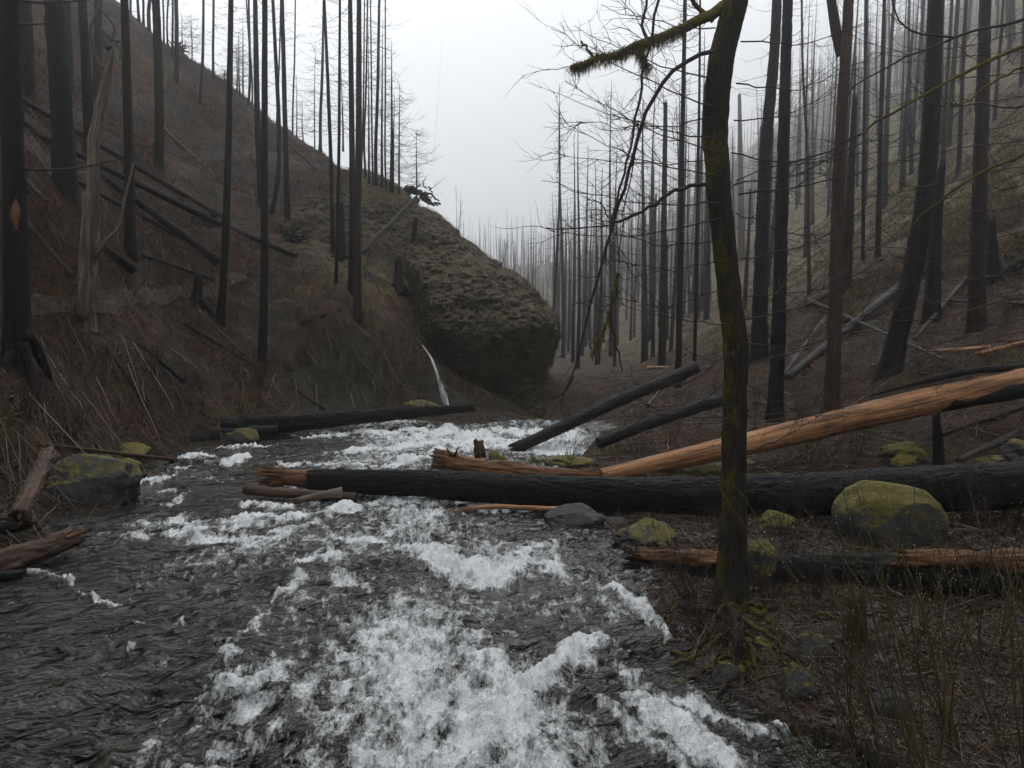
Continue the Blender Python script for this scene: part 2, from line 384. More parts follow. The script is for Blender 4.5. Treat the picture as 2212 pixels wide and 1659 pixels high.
# a few rows behind and under the camera
Yb = np.array([-30, -15, -7, -2, 1.0])[:, None]+0*X[:1]; Xb = np.linspace(-70, 70, cols)[None]*np.ones((5, 1))
wfr = np.array([1, .8, .5, .25, .1])[:, None]; Xb = Xb*wfr+X[:1]*(1-wfr)*1.0
X = np.concatenate([Xb, X]); Y = np.concatenate([Yb, Y]); Z = terr(X, Y)
nr = X.shape[0]
ii = (np.arange(nr-1)*cols)[:, None]+np.arange(cols-1)[None]
gm = MB(); gm.add(np.stack([X, Y, Z], -1), np.stack([ii, ii+1, ii+1+cols, ii+cols], -1).reshape(-1, 4))
ground = gm.build('ground', M['ground'])
tag(ground, 'brown littered forest floor and hillsides on both sides of the creek', 'ground', kind='structure')
sdv = river_sd(X, Y)
trail_px = [(60,664),(150,664),(233,662),(300,652),(360,641),(410,630),(477,613),(530,598)]
TR = np.array([hit(*q) for q in trail_px])
dt = np.full(X.shape, 1e9)
for a, b in zip(TR[:-1], TR[1:]):
    e = b[:2]-a[:2]; t_ = np.clip(((X-a[0])*e[0]+(Y-a[1])*e[1])/(e@e), 0, 1)
    dt = np.minimum(dt, np.hypot(X-a[0]-t_*e[0], Y-a[1]-t_*e[1]))
def vattr(o, name, val):
    a = o.data.attributes.new(name, 'FLOAT', 'POINT'); a.data.foreach_set('value', np.asarray(val, np.float32).ravel())
vattr(ground, 'trail', (1-sstep(.3, .8, dt+.2*fbm(xy0(X, Y, 2, 2), 2, 4)))*.0)
cn_ = .25*fbm(xy0(X, Y, .9, .9), 3, 88)
vattr(ground, 'cliff', sstep(-10.5, -8, X+2*cn_)*(1-sstep(-1, 1, X))*sstep(27, 28.5, Y)*(1-sstep(36, 40, Y))*(1-sstep(2.4, 4.2, Z+2.5*cn_+.18*(X+6))))
vattr(ground, 'grass', np.clip(sstep(12, 30, X)*sstep(30, 45, Y)*sstep(5, 9, Z)+sstep(9, 14, X)*sstep(36, 48, Y)*.8+sstep(30, 36, Y)*sstep(-12, -6, X)*(X < 3)*sstep(4, 6, Z)*.8, 0, 1))
vattr(ground, 'stony', np.clip(np.exp(-np.maximum(sdv, 0)/2.5)*(X > 0)*(Y < 16)+.9*sstep(2, 4, X)*(Y < 14)*(1-sstep(1.5, 3, Z))+.5*np.exp(-np.maximum(sdv, 0)/.8), 0, 1))
# the trail is its own thin strip laid on the ground
pp, tt = resample(TR, 60); tv = []
side = norm(np.gradient(pp[:, :2], axis=0)); side = np.stack([-side[:, 1], side[:, 0]], 1)
ws = np.linspace(-.2, .2, 6)
TX = pp[:, None, 0]+side[:, None, 0]*ws*(1+.3*fbm(xy0(pp[:, 0], pp[:, 1], 1, 1), 2, 2))[:, None]; TY = pp[:, None, 1]+side[:, None, 1]*ws*(1+.25*fbm(xy0(pp[:, 0], pp[:, 1], 1.5, 1), 2, 6))[:, None]
TZ = terr(TX, TY)+.07
ti = (np.arange(59)*6)[:, None]+np.arange(5)[None]
tm = MB(); tm.add(np.stack([TX, TY, TZ], -1), np.stack([ti, ti+6, ti+7, ti+1], -1).reshape(-1, 4))
def trail_mat():
    m, nt = nodes('trodden_earth'); t = NT(nt); n = t.noise(t.coord('OBJ'), 5, 7, .75)
    t.out(t.ramp(n, [(.35, (.02, .014, .01)), (.55, (.07, .052, .04)), (.75, (.15, .12, .10))]), .9, t.bump(n, .1), .2); return m
tag(tm.build('path', trail_mat()), 'narrow trodden trail crossing the left hillside', 'path', kind='structure')

# ------------------------------------------------------------------ creek
wc, wr = 900, 780
us = np.linspace(-0.86, 0.62, wc); ds = 2.0*(46/2.0)**np.linspace(0, 1, wr)
Uw, Dw = np.meshgrid(us, ds); Xw = Uw*Dw; Yw = Dw+0*Xw
Xw = np.where(Dw < 5, Xw*(1+.9*(5-Dw)/3), Xw)
# foam: streaks of broken water, traced on the creek surface (points, width, strength)
foam_px = [
 ([(395,1655),(470,1590),(520,1520),(560,1470)],60,1.0),([(430,1540),(520,1500),(600,1440),(660,1400),(720,1390)],34,.8),([(480,1400),(560,1410),(620,1400)],20,.45),
 ([(560,1600),(640,1560),(700,1540)],46,.5),([(700,1470),(760,1500),(800,1560)],40,.5),
 ([(860,1490),(905,1530),(890,1580)],62,1.1),([(840,1430),(900,1400),(940,1420)],34,.5),([(960,1560),(1020,1530),(1010,1500)],36,.7),
 ([(1040,1440),(1060,1480)],40,.6),([(1020,1420),(1060,1450),(1080,1490)],26,.8),([(1050,1600),(1120,1560),(1160,1640)],82,1.05),([(1130,1500),(1190,1470),(1250,1410),(1300,1400)],40,1.0),
 ([(1200,1560),(1170,1620)],60,.8),([(1300,1440),(1350,1460),(1390,1480)],24,.8),([(1230,1500),(1320,1540),(1400,1600)],26,.7),
 ([(1400,1530),(1480,1590),(1560,1655)],48,.95),([(1440,1500),(1530,1530),(1600,1560),(1670,1560)],26,.9),([(1330,1560),(1450,1650)],26,.6),
 ([(640,1640),(760,1600)],46,.5),([(820,1640),(870,1620)],50,.6),([(960,1640),(1000,1600)],60,.7),([(760,1340),(850,1350),(950,1360),(1050,1380)],18,.35),
 ([(870,1185),(930,1215),(990,1232),(1050,1240),(1100,1228),(1130,1212),(1180,1235),(1235,1250)],24,1.15),([(900,1190),(1000,1195),(1100,1190),(1200,1205)],28,.62),
 ([(860,1180),(830,1170)],14,.6),([(1190,1190),(1215,1215)],16,.8),
 ([(1305,1255),(1350,1290),(1400,1335),(1440,1385)],17,.95),([(1180,1295),(1230,1330),(1290,1370),(1300,1420)],26,.55),([(1250,1340),(1330,1400)],22,.5),
 ([(235,1163),(300,1160),(360,1148),(420,1150),(480,1158),(560,1160),(620,1150),(680,1135)],15,1.0),([(300,1130),(400,1130),(520,1125),(640,1122),(740,1105),(850,1090)],13,.8),
 ([(250,1150),(330,1130),(420,1105)],10,.6),([(520,1190),(570,1180),(640,1160)],10,.6),([(640,1225),(700,1200),(735,1212)],17,.75),([(700,1150),(760,1170),(800,1168),(850,1150),(885,1138)],11,.95),
 ([(640,1250),(620,1290),(590,1320),(545,1360)],18,.7),([(560,1360),(620,1365)],9,.6),([(730,1240),(800,1280)],12,.5),([(760,1175),(800,1160)],9,.7),([(930,1290),(1000,1300)],12,.5),([(830,1300),(850,1330)],14,.5),
 ([(290,1040),(330,1045),(390,1020)],9,.95),([(330,1058),(370,1065)],6,.6),([(420,990),(460,1000),(510,990)],6,.85),([(480,965),(600,960)],3,.5),
 ([(640,1072),(600,1100),(520,1090)],8,.7),([(330,1090),(380,1085),(420,1070)],6,.5),
 ([(640,945),(760,940),(880,935),(990,932)],5,.85),([(760,975),(840,968),(920,955),(1000,950),(1100,955),(1250,970)],10,1.1),([(690,985),(740,975)],4,.6),
 ([(780,1010),(860,1000),(930,990)],9,1.1),([(600,1000),(680,1005),(780,1012)],4,.5),([(930,975),(1050,965),(1160,975),(1230,985)],11,1.1),([(1000,940),(1100,935),(1200,945),(1250,955)],10,1.0),([(900,945),(960,950)],6,1.0),
 ([(740,1120),(800,1095),(880,1083),(980,1088),(1090,1096),(1160,1100)],14,1.1),([(790,1075),(900,1080),(1000,1085)],11,1.0),([(1020,1110),(1090,1108)],7,.6),
 ([(95,1235),(120,1250),(160,1250)],6,.7),([(180,1287),(240,1298),(300,1290)],4,.7),([(450,1265),(520,1275)],3,.6),([(290,1415),(300,1405)],6,.6),([(270,1330),(300,1345)],4,.5),([(380,1330),(410,1345)],7,.4),([(430,1030),(480,1040)],4,.5),([(560,1045),(600,1050)],5,.7),
]
def foam_at(x, y):
    f = np.zeros(x.shape); fs = np.zeros(x.shape)
    for pts, w, s_ in foam_px:
        W3 = [G(*q)[:2] for q in pts]; w = w*(1.5 if pts[0][1] > 1280 else 1.25 if pts[0][1] > 1010 else 1.7); s_ = s_*(.96 if pts[0][1] > 1280 else 1.15 if pts[0][1] > 1010 else 1.45)
        wy = sum(G(q[0], q[1]-w*.5)[1]-G(q[0], q[1]+w*.5)[1] for q in pts)/len(pts); wx = w/F*np.mean([q[1] for q in W3])*1.5
        rad = wx*.5; an = min(max(wy/max(wx, 1e-3), 1.0), 3.2)   # foreshortened width along the view
        b = np.full(x.shape, 1e9)
        lo = np.min(W3, 0)-3*rad*an; hi = np.max(W3, 0)+3*rad*an
        m = (x > lo[0]) & (x < hi[0]) & (y > lo[1]) & (y < hi[1])
        if not m.any(): continue
        xm, ym = x[m], y[m]/an; bb = np.full(xm.shape, 1e9)
        for a, c in zip(W3[:-1], W3[1:]):
            ax, ay, cx, cy = a[0], a[1]/an, c[0], c[1]/an; ex, ey = cx-ax, cy-ay
            t_ = np.clip(((xm-ax)*ex+(ym-ay)*ey)/(ex*ex+ey*ey), 0, 1)
            bb = np.minimum(bb, np.hypot(xm-ax-t_*ex, ym-ay-t_*ey))
        f[m] = np.maximum(f[m], s_*(.68*np.exp(-(bb/rad)**2*1.3)+.34*np.exp(-(bb/(rad*2.3))**2*1.2)))
    return f
wob = .22*fbm(xy0(Xw, Yw, 2.2, 1.6), 4, 41)*np.clip(Yw/12, .35, 1.6)
wob2 = .22*fbm(xy0(Xw, Yw, 2.2, 1.6, 7.5), 4, 44)*np.clip(Yw/12, .35, 1.6)
FO = foam_at(Xw+wob, Yw+wob2*1.6)
# thin broken water over the whole fast tongue
tong = sstep(-4.0, -2.4, Xw+.10*(Yw-6))*(1-sstep(1.7, 2.7, Xw-.05*(Yw-6)))*(1-sstep(8.5, 13, Yw))
tong2 = sstep(-7, -4.5, Xw)*(1-sstep(2, 3.4, Xw))*sstep(9, 13, Yw)*.6
FO = FO*np.clip(1.0+.75*fbm(xy0(Xw, Yw, 1.7, 1.2), 3, 69), .3, 1.5); FO = np.maximum(FO, tong*(.50+.40*fbm(xy0(Xw, Yw, .8, .45), 4, 70))); FO = np.maximum(FO, tong2*.58+.5*tong2*fbm(xy0(Xw, Yw, .5, .6), 3, 71))
FO = FO*np.clip(1-sstep(.0, .5, river_sd(Xw, Yw)), 0, 1)
# water relief: flowing ripples, chop and foam heaps
ang = -0.35; qx = Xw*math.cos(ang)-Yw*math.sin(ang); qy = Xw*math.sin(ang)+Yw*math.cos(ang)
rip = 1-np.abs(fbm(xy0(qx+wob*.5, qy, 1.3, 2.9), 3, 50, .42)); rip = rip-rip.mean()
swell = fbm(xy0(Xw, Yw, .55, .8), 3, 55)
chop = 1-np.abs(fbm(xy0(Xw+wob*.6, Yw, 3.6, 4.6), 4, 60, .6))
rip2 = 1-np.abs(fbm(xy0(qx+wob*.4, qy, 3.4, 8.5), 3, 53, .6)); rip2 = rip2-rip2.mean()
calm = .7+.45*sstep(-6.5, -3, Xw)
heap = np.clip(FO, 0, 1.1)
crest = 1-np.abs(fbm(xy0(Xw+wob, Yw+wob2, 2.4, 2.8), 5, 63, .6))
Zw = level(Xw, Yw)+calm*np.clip(1+.9*fbm(xy0(Xw, Yw, .45, .35), 3, 58), .35, 1.8)*(.10*rip+.06*swell+.012*rip2)+.05*np.clip(heap*2, 0, 1)*(chop-.5)+.11*heap**1.5*(.2+1.3*(crest-.4))
Zw = Zw+.25*sstep(24, 27, Yw)*np.exp(-((Yw-27.5)/1.3)**2)*.6
wi = (np.arange(wr-1)*wc)[:, None]+np.arange(wc-1)[None]
wm = MB(); wm.add(np.stack([Xw, Yw, Zw], -1), np.stack([wi, wi+1, wi+1+wc, wi+wc], -1).reshape(-1, 4))
def water_mat():
    m, nt = nodes('creek_water'); t = NT(nt)
    fo = t.n('ShaderNodeAttribute', attribute_name='foam').outputs['Fac']
    o = t.n('ShaderNodeTexCoord').outputs['Object']
    wn = t.n('ShaderNodeTexNoise', noise_dimensions='3D'); wn.inputs['Scale'].default_value = 1.9; wn.inputs['Detail'].default_value = 4; t.k(o, wn.inputs['Vector'])
    wv = t.n('ShaderNodeVectorMath', operation='SUBTRACT'); t.k(wn.outputs['Color'], wv.inputs[0]); wv.inputs[1].default_value = (.5, .5, .5)
    ws_ = t.n('ShaderNodeVectorMath', operation='SCALE'); t.k(wv.outputs[0], ws_.inputs[0]); ws_.inputs['Scale'].default_value = .22
    wa = t.n('ShaderNodeVectorMath', operation='ADD'); t.k(o, wa.inputs[0]); t.k(ws_.outputs[0], wa.inputs[1])
    mp = t.n('ShaderNodeVectorMath', operation='MULTIPLY'); t.k(wa.outputs[0], mp.inputs[0]); mp.inputs[1].default_value = (1.15, .62, .6)
    w = mp.outputs[0]
    # lacy foam: ridged noise at two sizes
    r1 = t.math('SUBTRACT', 1.0, t.math('MULTIPLY', t.math('ABSOLUTE', t.math('SUBTRACT', t.noise(w, 6.0, 5, .6), .5)), 5.5))
    r2 = t.math('SUBTRACT', 1.0, t.math('MULTIPLY', t.math('ABSOLUTE', t.math('SUBTRACT', t.noise(w, 13, 5, .65), .5)), 5.0))
    nn = t.noise(w, 7, 6, .7)
    vo = t.n('ShaderNodeTexVoronoi', feature='DISTANCE_TO_EDGE'); vo.inputs['Scale'].default_value = 4.2; vo.inputs['Detail'].default_value = 2; vo.inputs['Roughness'].default_value = .6; t.k(w, vo.inputs['Vector'])
    lace = t.math('SUBTRACT', 1.0, t.math('MULTIPLY', vo.outputs['Distance'], 3.6))
    na = t.noise(w, 4.2, 12, .80, .12)
    v = t.math('ADD', t.math('MULTIPLY', t.math('SUBTRACT', na, .5), 3.6), t.math('MULTIPLY', t.math('SUBTRACT', lace, .35), .20))
    v = t.math('ADD', v, t.math('ADD', t.math('MULTIPLY', t.math('SUBTRACT', r2, .55), .30), t.math('MULTIPLY', t.math('SUBTRACT', r1, .55), .16)))
    d = t.math('SUBTRACT', t.math('ADD', t.math('MULTIPLY', fo, 1.15), v), .60)
    k2 = t.ramp(d, [(0.0, 0), (.08, .16), (.28, .5), (.62, 1)])
    rt_ = t.n('ShaderNodeVectorRotate', rotation_type='Z_AXIS'); t.k(o, rt_.inputs['Vector']); rt_.inputs['Angle'].default_value = -.35
    def st(sc3):
        q = t.n('ShaderNodeVectorMath', operation='MULTIPLY'); t.k(rt_.outputs[0], q.inputs[0]); q.inputs[1].default_value = sc3; return q.outputs[0]
    bp = t.bump(t.noise(st((.8, 2.2, 1)), 2.3, 3, .45, .7), .26)
    bp = t.bump(t.noise(st((.9, 2.3, 1)), 6.0, 3, .45, .6), .055, 1, bp)
    wt = t.n('ShaderNodeBsdfPrincipled'); wt.inputs['Roughness'].default_value = .07; wt.inputs['IOR'].default_value = 1.33
    cb = t.ramp(t.noise(t.coord('OBJ', (1, 1, 1)), 1.2, 5, .6), [(.35, (.006, .005, .004)), (.65, (.020, .018, .014))])
    t.k(cb, wt.inputs['Base Color']); t.k(bp, wt.inputs['Normal'])
    fb = t.n('ShaderNodeBsdfPrincipled'); fb.inputs['Roughness'].default_value = .55
    dc = t.math('ADD', t.math('ADD', .62, t.math('MULTIPLY', t.math('MINIMUM', d, .7), .35)), t.math('ADD', t.math('MULTIPLY', t.math('SUBTRACT', t.noise(w, 9, 9, .75), .5), 2.8), t.math('MULTIPLY', t.math('SUBTRACT', t.noise(w, 2.6, 5, .6), .5), 2.2))); t.k(t.ramp(dc, [(.05, (.26, .28, .275)), (.45, (.60, .62, .62)), (.85, (.90, .92, .92))]), fb.inputs['Base Color'])  # thin foam greyer; noise paints in the shading of bright lumps and grey troughs
    t.k(t.bump(t.math('ADD', r2, t.noise(w, 34, 4, .7)), .045), fb.inputs['Normal'])
    mx = t.n('ShaderNodeMixShader'); t.k(k2, mx.inputs[0]); t.k(wt.outputs[0], mx.inputs[1]); t.k(fb.outputs[0], mx.inputs[2])
    ou = t.n('ShaderNodeOutputMaterial'); t.k(mx.outputs[0], ou.inputs[0]); return m
M['water'] = water_mat()
water = wm.build('water', M['water']); vattr(water, 'foam', FO)
tag(water, 'dark rushing creek broken by white foam', 'water', kind='structure')

# ------------------------------------------------------------------ rock bluff with overhang
prof = np.array([(-2.5,4.3,35.3),(-1.5,3.3,35.0),(-.6,2.5,34.9),(.2,1.95,35.0),(1.0,1.65,34.9),(1.5,1.75,34.8),(2.3,2.15,34.6),(3.2,2.42,34.4),(3.9,2.35,34.7),(4.6,1.9,35.2),(5.3,1.2,35.8),(6.1,.1,36.8),(7.0,-1.1,37.9),(7.9,-2.1,39.1),(8.8,-3.3,40.2),(9.7,-4.5,41.4),(10.4,-5.8,42.8),(10.9,-7.5,43.9)])
nz, nf = 280, 420
zz = np.interp(np.linspace(0, 1, nz), np.linspace(0, 1, len(prof)), prof[:, 0]); xr = np.interp(zz, prof[:, 0], prof[:, 1]); yf = np.interp(zz, prof[:, 0], prof[:, 2])
for _ in range(25): xr[1:-1] = (xr[:-2]+xr[1:-1]*2+xr[2:])/4; yf[1:-1] = (yf[:-2]+yf[1:-1]*2+yf[2:])/4
cx = np.interp(zz, [-3, 4, 11], [-4.2, -5.2, -9.5]); cy = np.interp(zz, [-3, 4, 11], [41, 41, 45.0])
ph = np.linspace(math.radians(195), math.radians(-80), nf)
cp, sp = np.cos(ph), np.sin(ph); e = .72
cpx = np.sign(cp)*np.abs(cp)**e; spx = np.sign(sp)*np.abs(sp)**e
BX = cx[:, None]+(xr-cx)[:, None]*cpx[None]; BY = cy[:, None]-(cy-yf)[:, None]*spx[None]; BZ = zz[:, None]+0*BX
# gully where the small fall comes down
gx = np.interp(zz, [-3, 1.5, 5, 8], [-3.0, -3.6, -4.9, -6.5]); gd = np.exp(-((BX-gx[:, None])/.75)**2)*(spx > 0)
BY = BY+1.6*gd*sstep(8, 5, zz)[:, None]
nrm = np.stack([cpx[None]+0*BX, -spx[None]+0*BX, np.full(BX.shape, .25)], -1); nrm = norm(nrm)
q3 = np.stack([BX, BY, BZ], -1)
dsp = .6*fbm(q3*.45, 3, 21)+.40*(.5-np.abs(fbm(q3*np.array((1.3, 1.3, 1.1)), 4, 22, .55)))+.30*(.5-np.abs(fbm(q3*np.array((3.2, 3.2, 2.8))+9, 4, 23, .6)))
B3 = q3+nrm*(dsp*.62)[..., None]
bi = (np.arange(nz-1)*nf)[:, None]+np.arange(nf-1)[None]
bm_ = MB(); bm_.add(B3, np.stack([bi, bi+nf, bi+nf+1, bi+1], -1).reshape(-1, 4))
top = B3[-1].mean(0)+np.array((0, .6, .35)); ctop = bm_.n
bm_.add([top], np.zeros((0, 3), int)); r_ = (nz-1)*nf+np.arange(nf-1)
bm_.F[3].append(np.stack([r_+1, r_, np.full(nf-1, ctop)], -1))
tag(bm_.build('rock_bluff', M['bluff']), 'rounded mossy rock bluff overhanging the creek bend', 'bluff', kind='structure')

# ------------------------------------------------------------------ little waterfall
fp = [P(912,745,33.2),P(926,765,32.9),P(940,795,32.5),P(950,825,32.2),P(958,850,32.0),P(968,890,31.8)]
fq, ft = resample(fp, 40); wv_ = np.interp(ft, [0, .25, .7, 1], [.03, .06, .11, .20])
fm = MB(); nk = 9
s_ = np.linspace(-1, 1, nk)
FX = fq[:, None, 0]+wv_[:, None]*s_*(1+.3*fbm(xy0(fq[:, 2]*3, fq[:, 2]), 2, 3))[:, None]; FY = fq[:, None, 1]-.10*(1-s_**2)[None]+.03*fbm(np.stack([FX*9, FX*0, fq[:, None, 2]+0*FX], -1), 2, 2); FZ = fq[:, None, 2]+0*FX
wi2 = (np.arange(39)*nk)[:, None]+np.arange(nk-1)[None]
fm.add(np.stack([FX, FY, FZ], -1), np.stack([wi2, wi2+nk, wi2+nk+1, wi2+1], -1).reshape(-1, 4), np.stack([FX-fq[:, None, 0], FY*0, FZ], -1))
def fall_mat():
    m, nt = nodes('falling_water'); t = NT(nt)
    n = t.noise(t.coord('tc', (22, 1, 1.2)), 1.0, 5, .7)
    p = t.n('ShaderNodeBsdfPrincipled'); p.inputs['Base Color'].default_value = (.78, .8, .8, 1); p.inputs['Roughness'].default_value = .5
    tr = t.n('ShaderNodeBsdfTransparent'); mx = t.n('ShaderNodeMixShader'); t.k(t.ramp(n, [(.42, 0.0), (.66, .9)]), mx.inputs[0])
    t.k(tr.outputs[0], mx.inputs[1]); t.k(p.outputs[0], mx.inputs[2]); o = t.n('ShaderNodeOutputMaterial'); t.k(mx.outputs[0], o.inputs[0]); return m
tag(fm.build('waterfall', fall_mat()), 'thin white waterfall sliding down the mossy bluff', 'waterfall', kind='structure')

# ------------------------------------------------------------------ trees
def dead_branches(mb, p0, az, L, droop, r0, twigs=4, k=3, n=6, el=None):
    """m dead limbs: leave at p0 (m,3), heading az, length L"""
    m = len(p0); t = np.linspace(0, 1, n)[None]
    el = rng.normal(.05, .18, m) if el is None else el
    az2 = az[:, None]+rng.normal(0, .35, (m, 1))*t
    r = L[:, None]*t
    zc = r*np.tan(el)[:, None]-droop[:, None]*L[:, None]*(t-1.15*t**2)*1.5
    Q = np.stack([p0[:, None, 0]+np.cos(az2)*r, p0[:, None, 1]+np.sin(az2)*r, p0[:, None, 2]+zc], -1)
    Q[:, 1:-1] += rng.normal(0, .015, (m, n-2, 3))*L[:, None, None]
    tubes(mb, Q, r0[:, None]*(1-.82*t), k, cap=False)
    if twigs:
        ft_ = rng.uniform(.25, .95, (m, twigs)); i0 = np.minimum((ft_*(n-1)).astype(int), n-2); fr = ft_*(n-1)-i0
        mi = np.arange(m)[:, None]
        q0 = (Q[mi, i0]*(1-fr[..., None])+Q[mi, i0+1]*fr[..., None]).reshape(-1, 3)
        a = (az[:, None]+rng.choice([-1, 1], (m, twigs))*rng.uniform(.4, 1.1, (m, twigs))).ravel()
        l = (L[:, None]*rng.uniform(.18, .42, (m, twigs))*(1.15-ft_*.6)).ravel(); tt_ = np.linspace(0, 1, 4)[None]
        ee = rng.normal(.05, .35, len(a))
        rr = l[:, None]*tt_; S = np.stack([q0[:, None, 0]+np.cos(a)[:, None]*rr, q0[:, None, 1]+np.sin(a)[:, None]*rr, q0[:, None, 2]+rr*np.tan(ee)[:, None]+.35*l[:, None]*tt_**2], -1)
        tubes(mb, S, np.repeat(r0*.38, twigs)[:, None]*(1-.6*tt_), 3, cap=False)
def conifer_meshes(h, r, nb, seed, blen=2.2, start=.25, broken=False, k=10, lean=(0, 0), curve=0.0, tw=4, trunkmat='char', branchmat='twig', flare=.55, rough=.07, bends=None, spread=None, brad=.02):
    """trunk and branches meshes at the origin"""
    n = 26; t = np.linspace(0, 1, n)**1.25
    if bends is not None:
        pts = np.asarray(bends, float); Q, t = resample(pts, 34); n = 34
    else:
        ph_ = rng.uniform(0, 6.28)
        Q = np.stack([lean[0]*h*t+.006*h*np.sin(t*5+ph_)+curve*np.exp(-t*9), lean[1]*h*t+.006*h*np.cos(t*4+ph_), h*t], -1)
    end = .42 if broken else .08
    R = r*(1-(1-end)*t**1.15)
    tm_ = MB(); Q = Q.copy(); base = Q[:1]-(Q[1:2]-Q[:1])/max(np.linalg.norm(Q[1]-Q[0]), .01)*.5*max(r*2, .3); base[0, 2] = Q[0, 2]-max(.35, r*1.6)
    Qa = np.concatenate([base, Q[:1], Q[:1]*.7+Q[1:2]*.3 if n < 2 else Q[:1]+(Q[1:2]-Q[:1])*.35, Q[1:]]); Ra = np.concatenate([[r*1.15], R[:1]*1.05, R[:1], R[1:]])
    if r > .2 and k >= 14 and bends is not None:
        f_ = np.linspace(0, len(Qa)-1, 220); Qa = np.stack([np.interp(f_, np.arange(len(Qa)), Qa[:, i]) for i in range(3)], 1); Ra = np.interp(f_, np.arange(len(Ra)), Ra); k = 40
        tubes(tm_, Qa, Ra, k, rough=rough, seed=seed, flute=flare, plates=.02, pf=(9, 9, 1.8))
    else: tubes(tm_, Qa, Ra, k, rough=rough, seed=seed, flute=flare)
    if broken:
        for _ in range(4):
            a = rng.uniform(0, 6.28); rr = R[-1]*rng.uniform(.3, .8); p = Q[-1]+np.array((math.cos(a)*rr, math.sin(a)*rr, -.1)); l = rng.uniform(.8, 3)*R[-1]+.1
            tubes(tm_, np.array([p, p+(0, 0, l*.6), p+(0.01, 0, l)]), np.array([R[-1]*.4, R[-1]*.25, .004]), 5, cap=False)
    bm2 = None
    if nb:
        bm2 = MB(); f = rng.uniform(start, .985, nb); p0 = np.stack([np.interp(f, t, Q[:, i]) for i in range(3)], 1)
        az = rng.uniform(0, 6.28, nb)
        if spread is not None: az = rng.choice(spread, nb)+rng.normal(0, .5, nb)
        L = blen*(1.15-f**1.5*.85)*rng.uniform(.3, 1.1, nb); L = np.where(rng.random(nb) < .25, L*.25, L)
        dead_branches(bm2, p0, az, L, rng.uniform(.1, .55, nb), np.full(nb, brad)*rng.uniform(.6, 1.2, nb), tw)
    return tm_, bm2
ntree = [0]
def tree_px(pts, w0, label, name='burnt_tree', matk='char', total=24., broken=False, nb=40, blen=1.6, start=.15, group=None, cat='tree', tw=3, D=None, flare=.5, k=14, brad=.014, branchmat='twig', rough=.07, spread=None, extra=None):
    """a standing trunk through picture points (base first) standing on the ground"""
    b = hit(*pts[0]) if D is None else P(*pts[0], D)
    D_ = b[1]; W3 = [b]+[P(x, y, D_) for x, y in pts[1:]]
    d = norm(W3[-1]-W3[-2])
    if not broken:
        need = total-(W3[-1][2]-b[2])
        if need > 1: W3.append(W3[-1]+np.array((d[0]*.5, 0.02, 1))*need*.5); W3.append(W3[-1]+np.array((d[0]*.3, 0.01, 1))*need*.5)
    W3 = np.array(W3)-b; W3[:, 1] += rng.normal(0, .012)*W3[:, 2]
    r = wpx(w0, D_)/2
    ntree[0] += 1
    tmb, bmb = conifer_meshes(total, r, nb, ntree[0], blen, start, broken, k, bends=W3, flare=flare, tw=tw, rough=rough, spread=spread, brad=brad)
    root = thing(name, b, label, cat, group)
    tmb.build('trunk', M[matk], root)
    if bmb: bmb.build('crown', M[branchmat], root)
    return root, b, r, W3

GL = 'burnt trees on the left hillside'
L1, b1, r1_, w1 = tree_px([(38,800),(35,500),(25,250),(18,0)], 50, 'broad black burnt trunk with an orange scar at the left edge', group=GL, nb=26, blen=1.6, start=.1, flare=.6, k=26)
sm = MB()   # orange scar: stripped wood standing out of the bark
sp_ = [P(45,430,b1[1])-b1, P(44,465,b1[1])-b1, P(46,503,b1[1])-b1]; q_, t_ = resample(np.array(sp_), 12)
q_[:, 1] -= r1_*.66; tubes(sm, q_, r1_*(.06+.36*np.sin(np.pi*np.clip(t_, .03, .97))), 10, rough=.15); sm.build('scar', M['orangedk'], L1)
lm = MB(); q_ = [P(52,365,b1[1]), P(120,368,b1[1]-.3), P(190,360,b1[1]-.5), P(250,345,b1[1]-.6), P(284,341,b1[1]-.7)]
q_, t_ = resample(np.array(q_)-b1, 14); tubes(lm, q_, .035*(1-.7*t_), 6); lm.build('limb', M['twig'], L1); lm = MB()
q_ = np.array([P(40,52,b1[1]), P(70,53,b1[1]-.4), P(107,51,b1[1]-.7)])-b1; tubes(lm, q_, np.array([.03, .02, .012]), 5); lm.build('limb', M['twig'], L1); lm = MB()
q_ = np.array([P(20,0,b1[1]), P(90,6,b1[1]-.4), P(150,4,b1[1]-.7), P(240,-8,b1[1]-.9)])-b1; tubes(lm, q_, np.array([.04, .03, .02, .012]), 5)
lm.build('limb', M['twig'], L1)
rt = MB()   # spreading roots
for (xa, ya), (xb, yb), w in [((55,720),(110,822),.16),((48,740),(75,850),.13),((30,760),(8,800),.12)]:
    a_ = P(xa, ya, b1[1]-.15)-b1; c_ = hit(xb, yb)-b1; mid = (a_+c_)/2+np.array((0, 0, .12))
    q_, t_ = resample(np.array([a_, mid, c_, c_-np.array((0, 0, .3))]), 12); rt = MB(); tubes(rt, q_, w*(1-.6*t_), 8, rough=.12); rt.build('root', M['char'], L1)

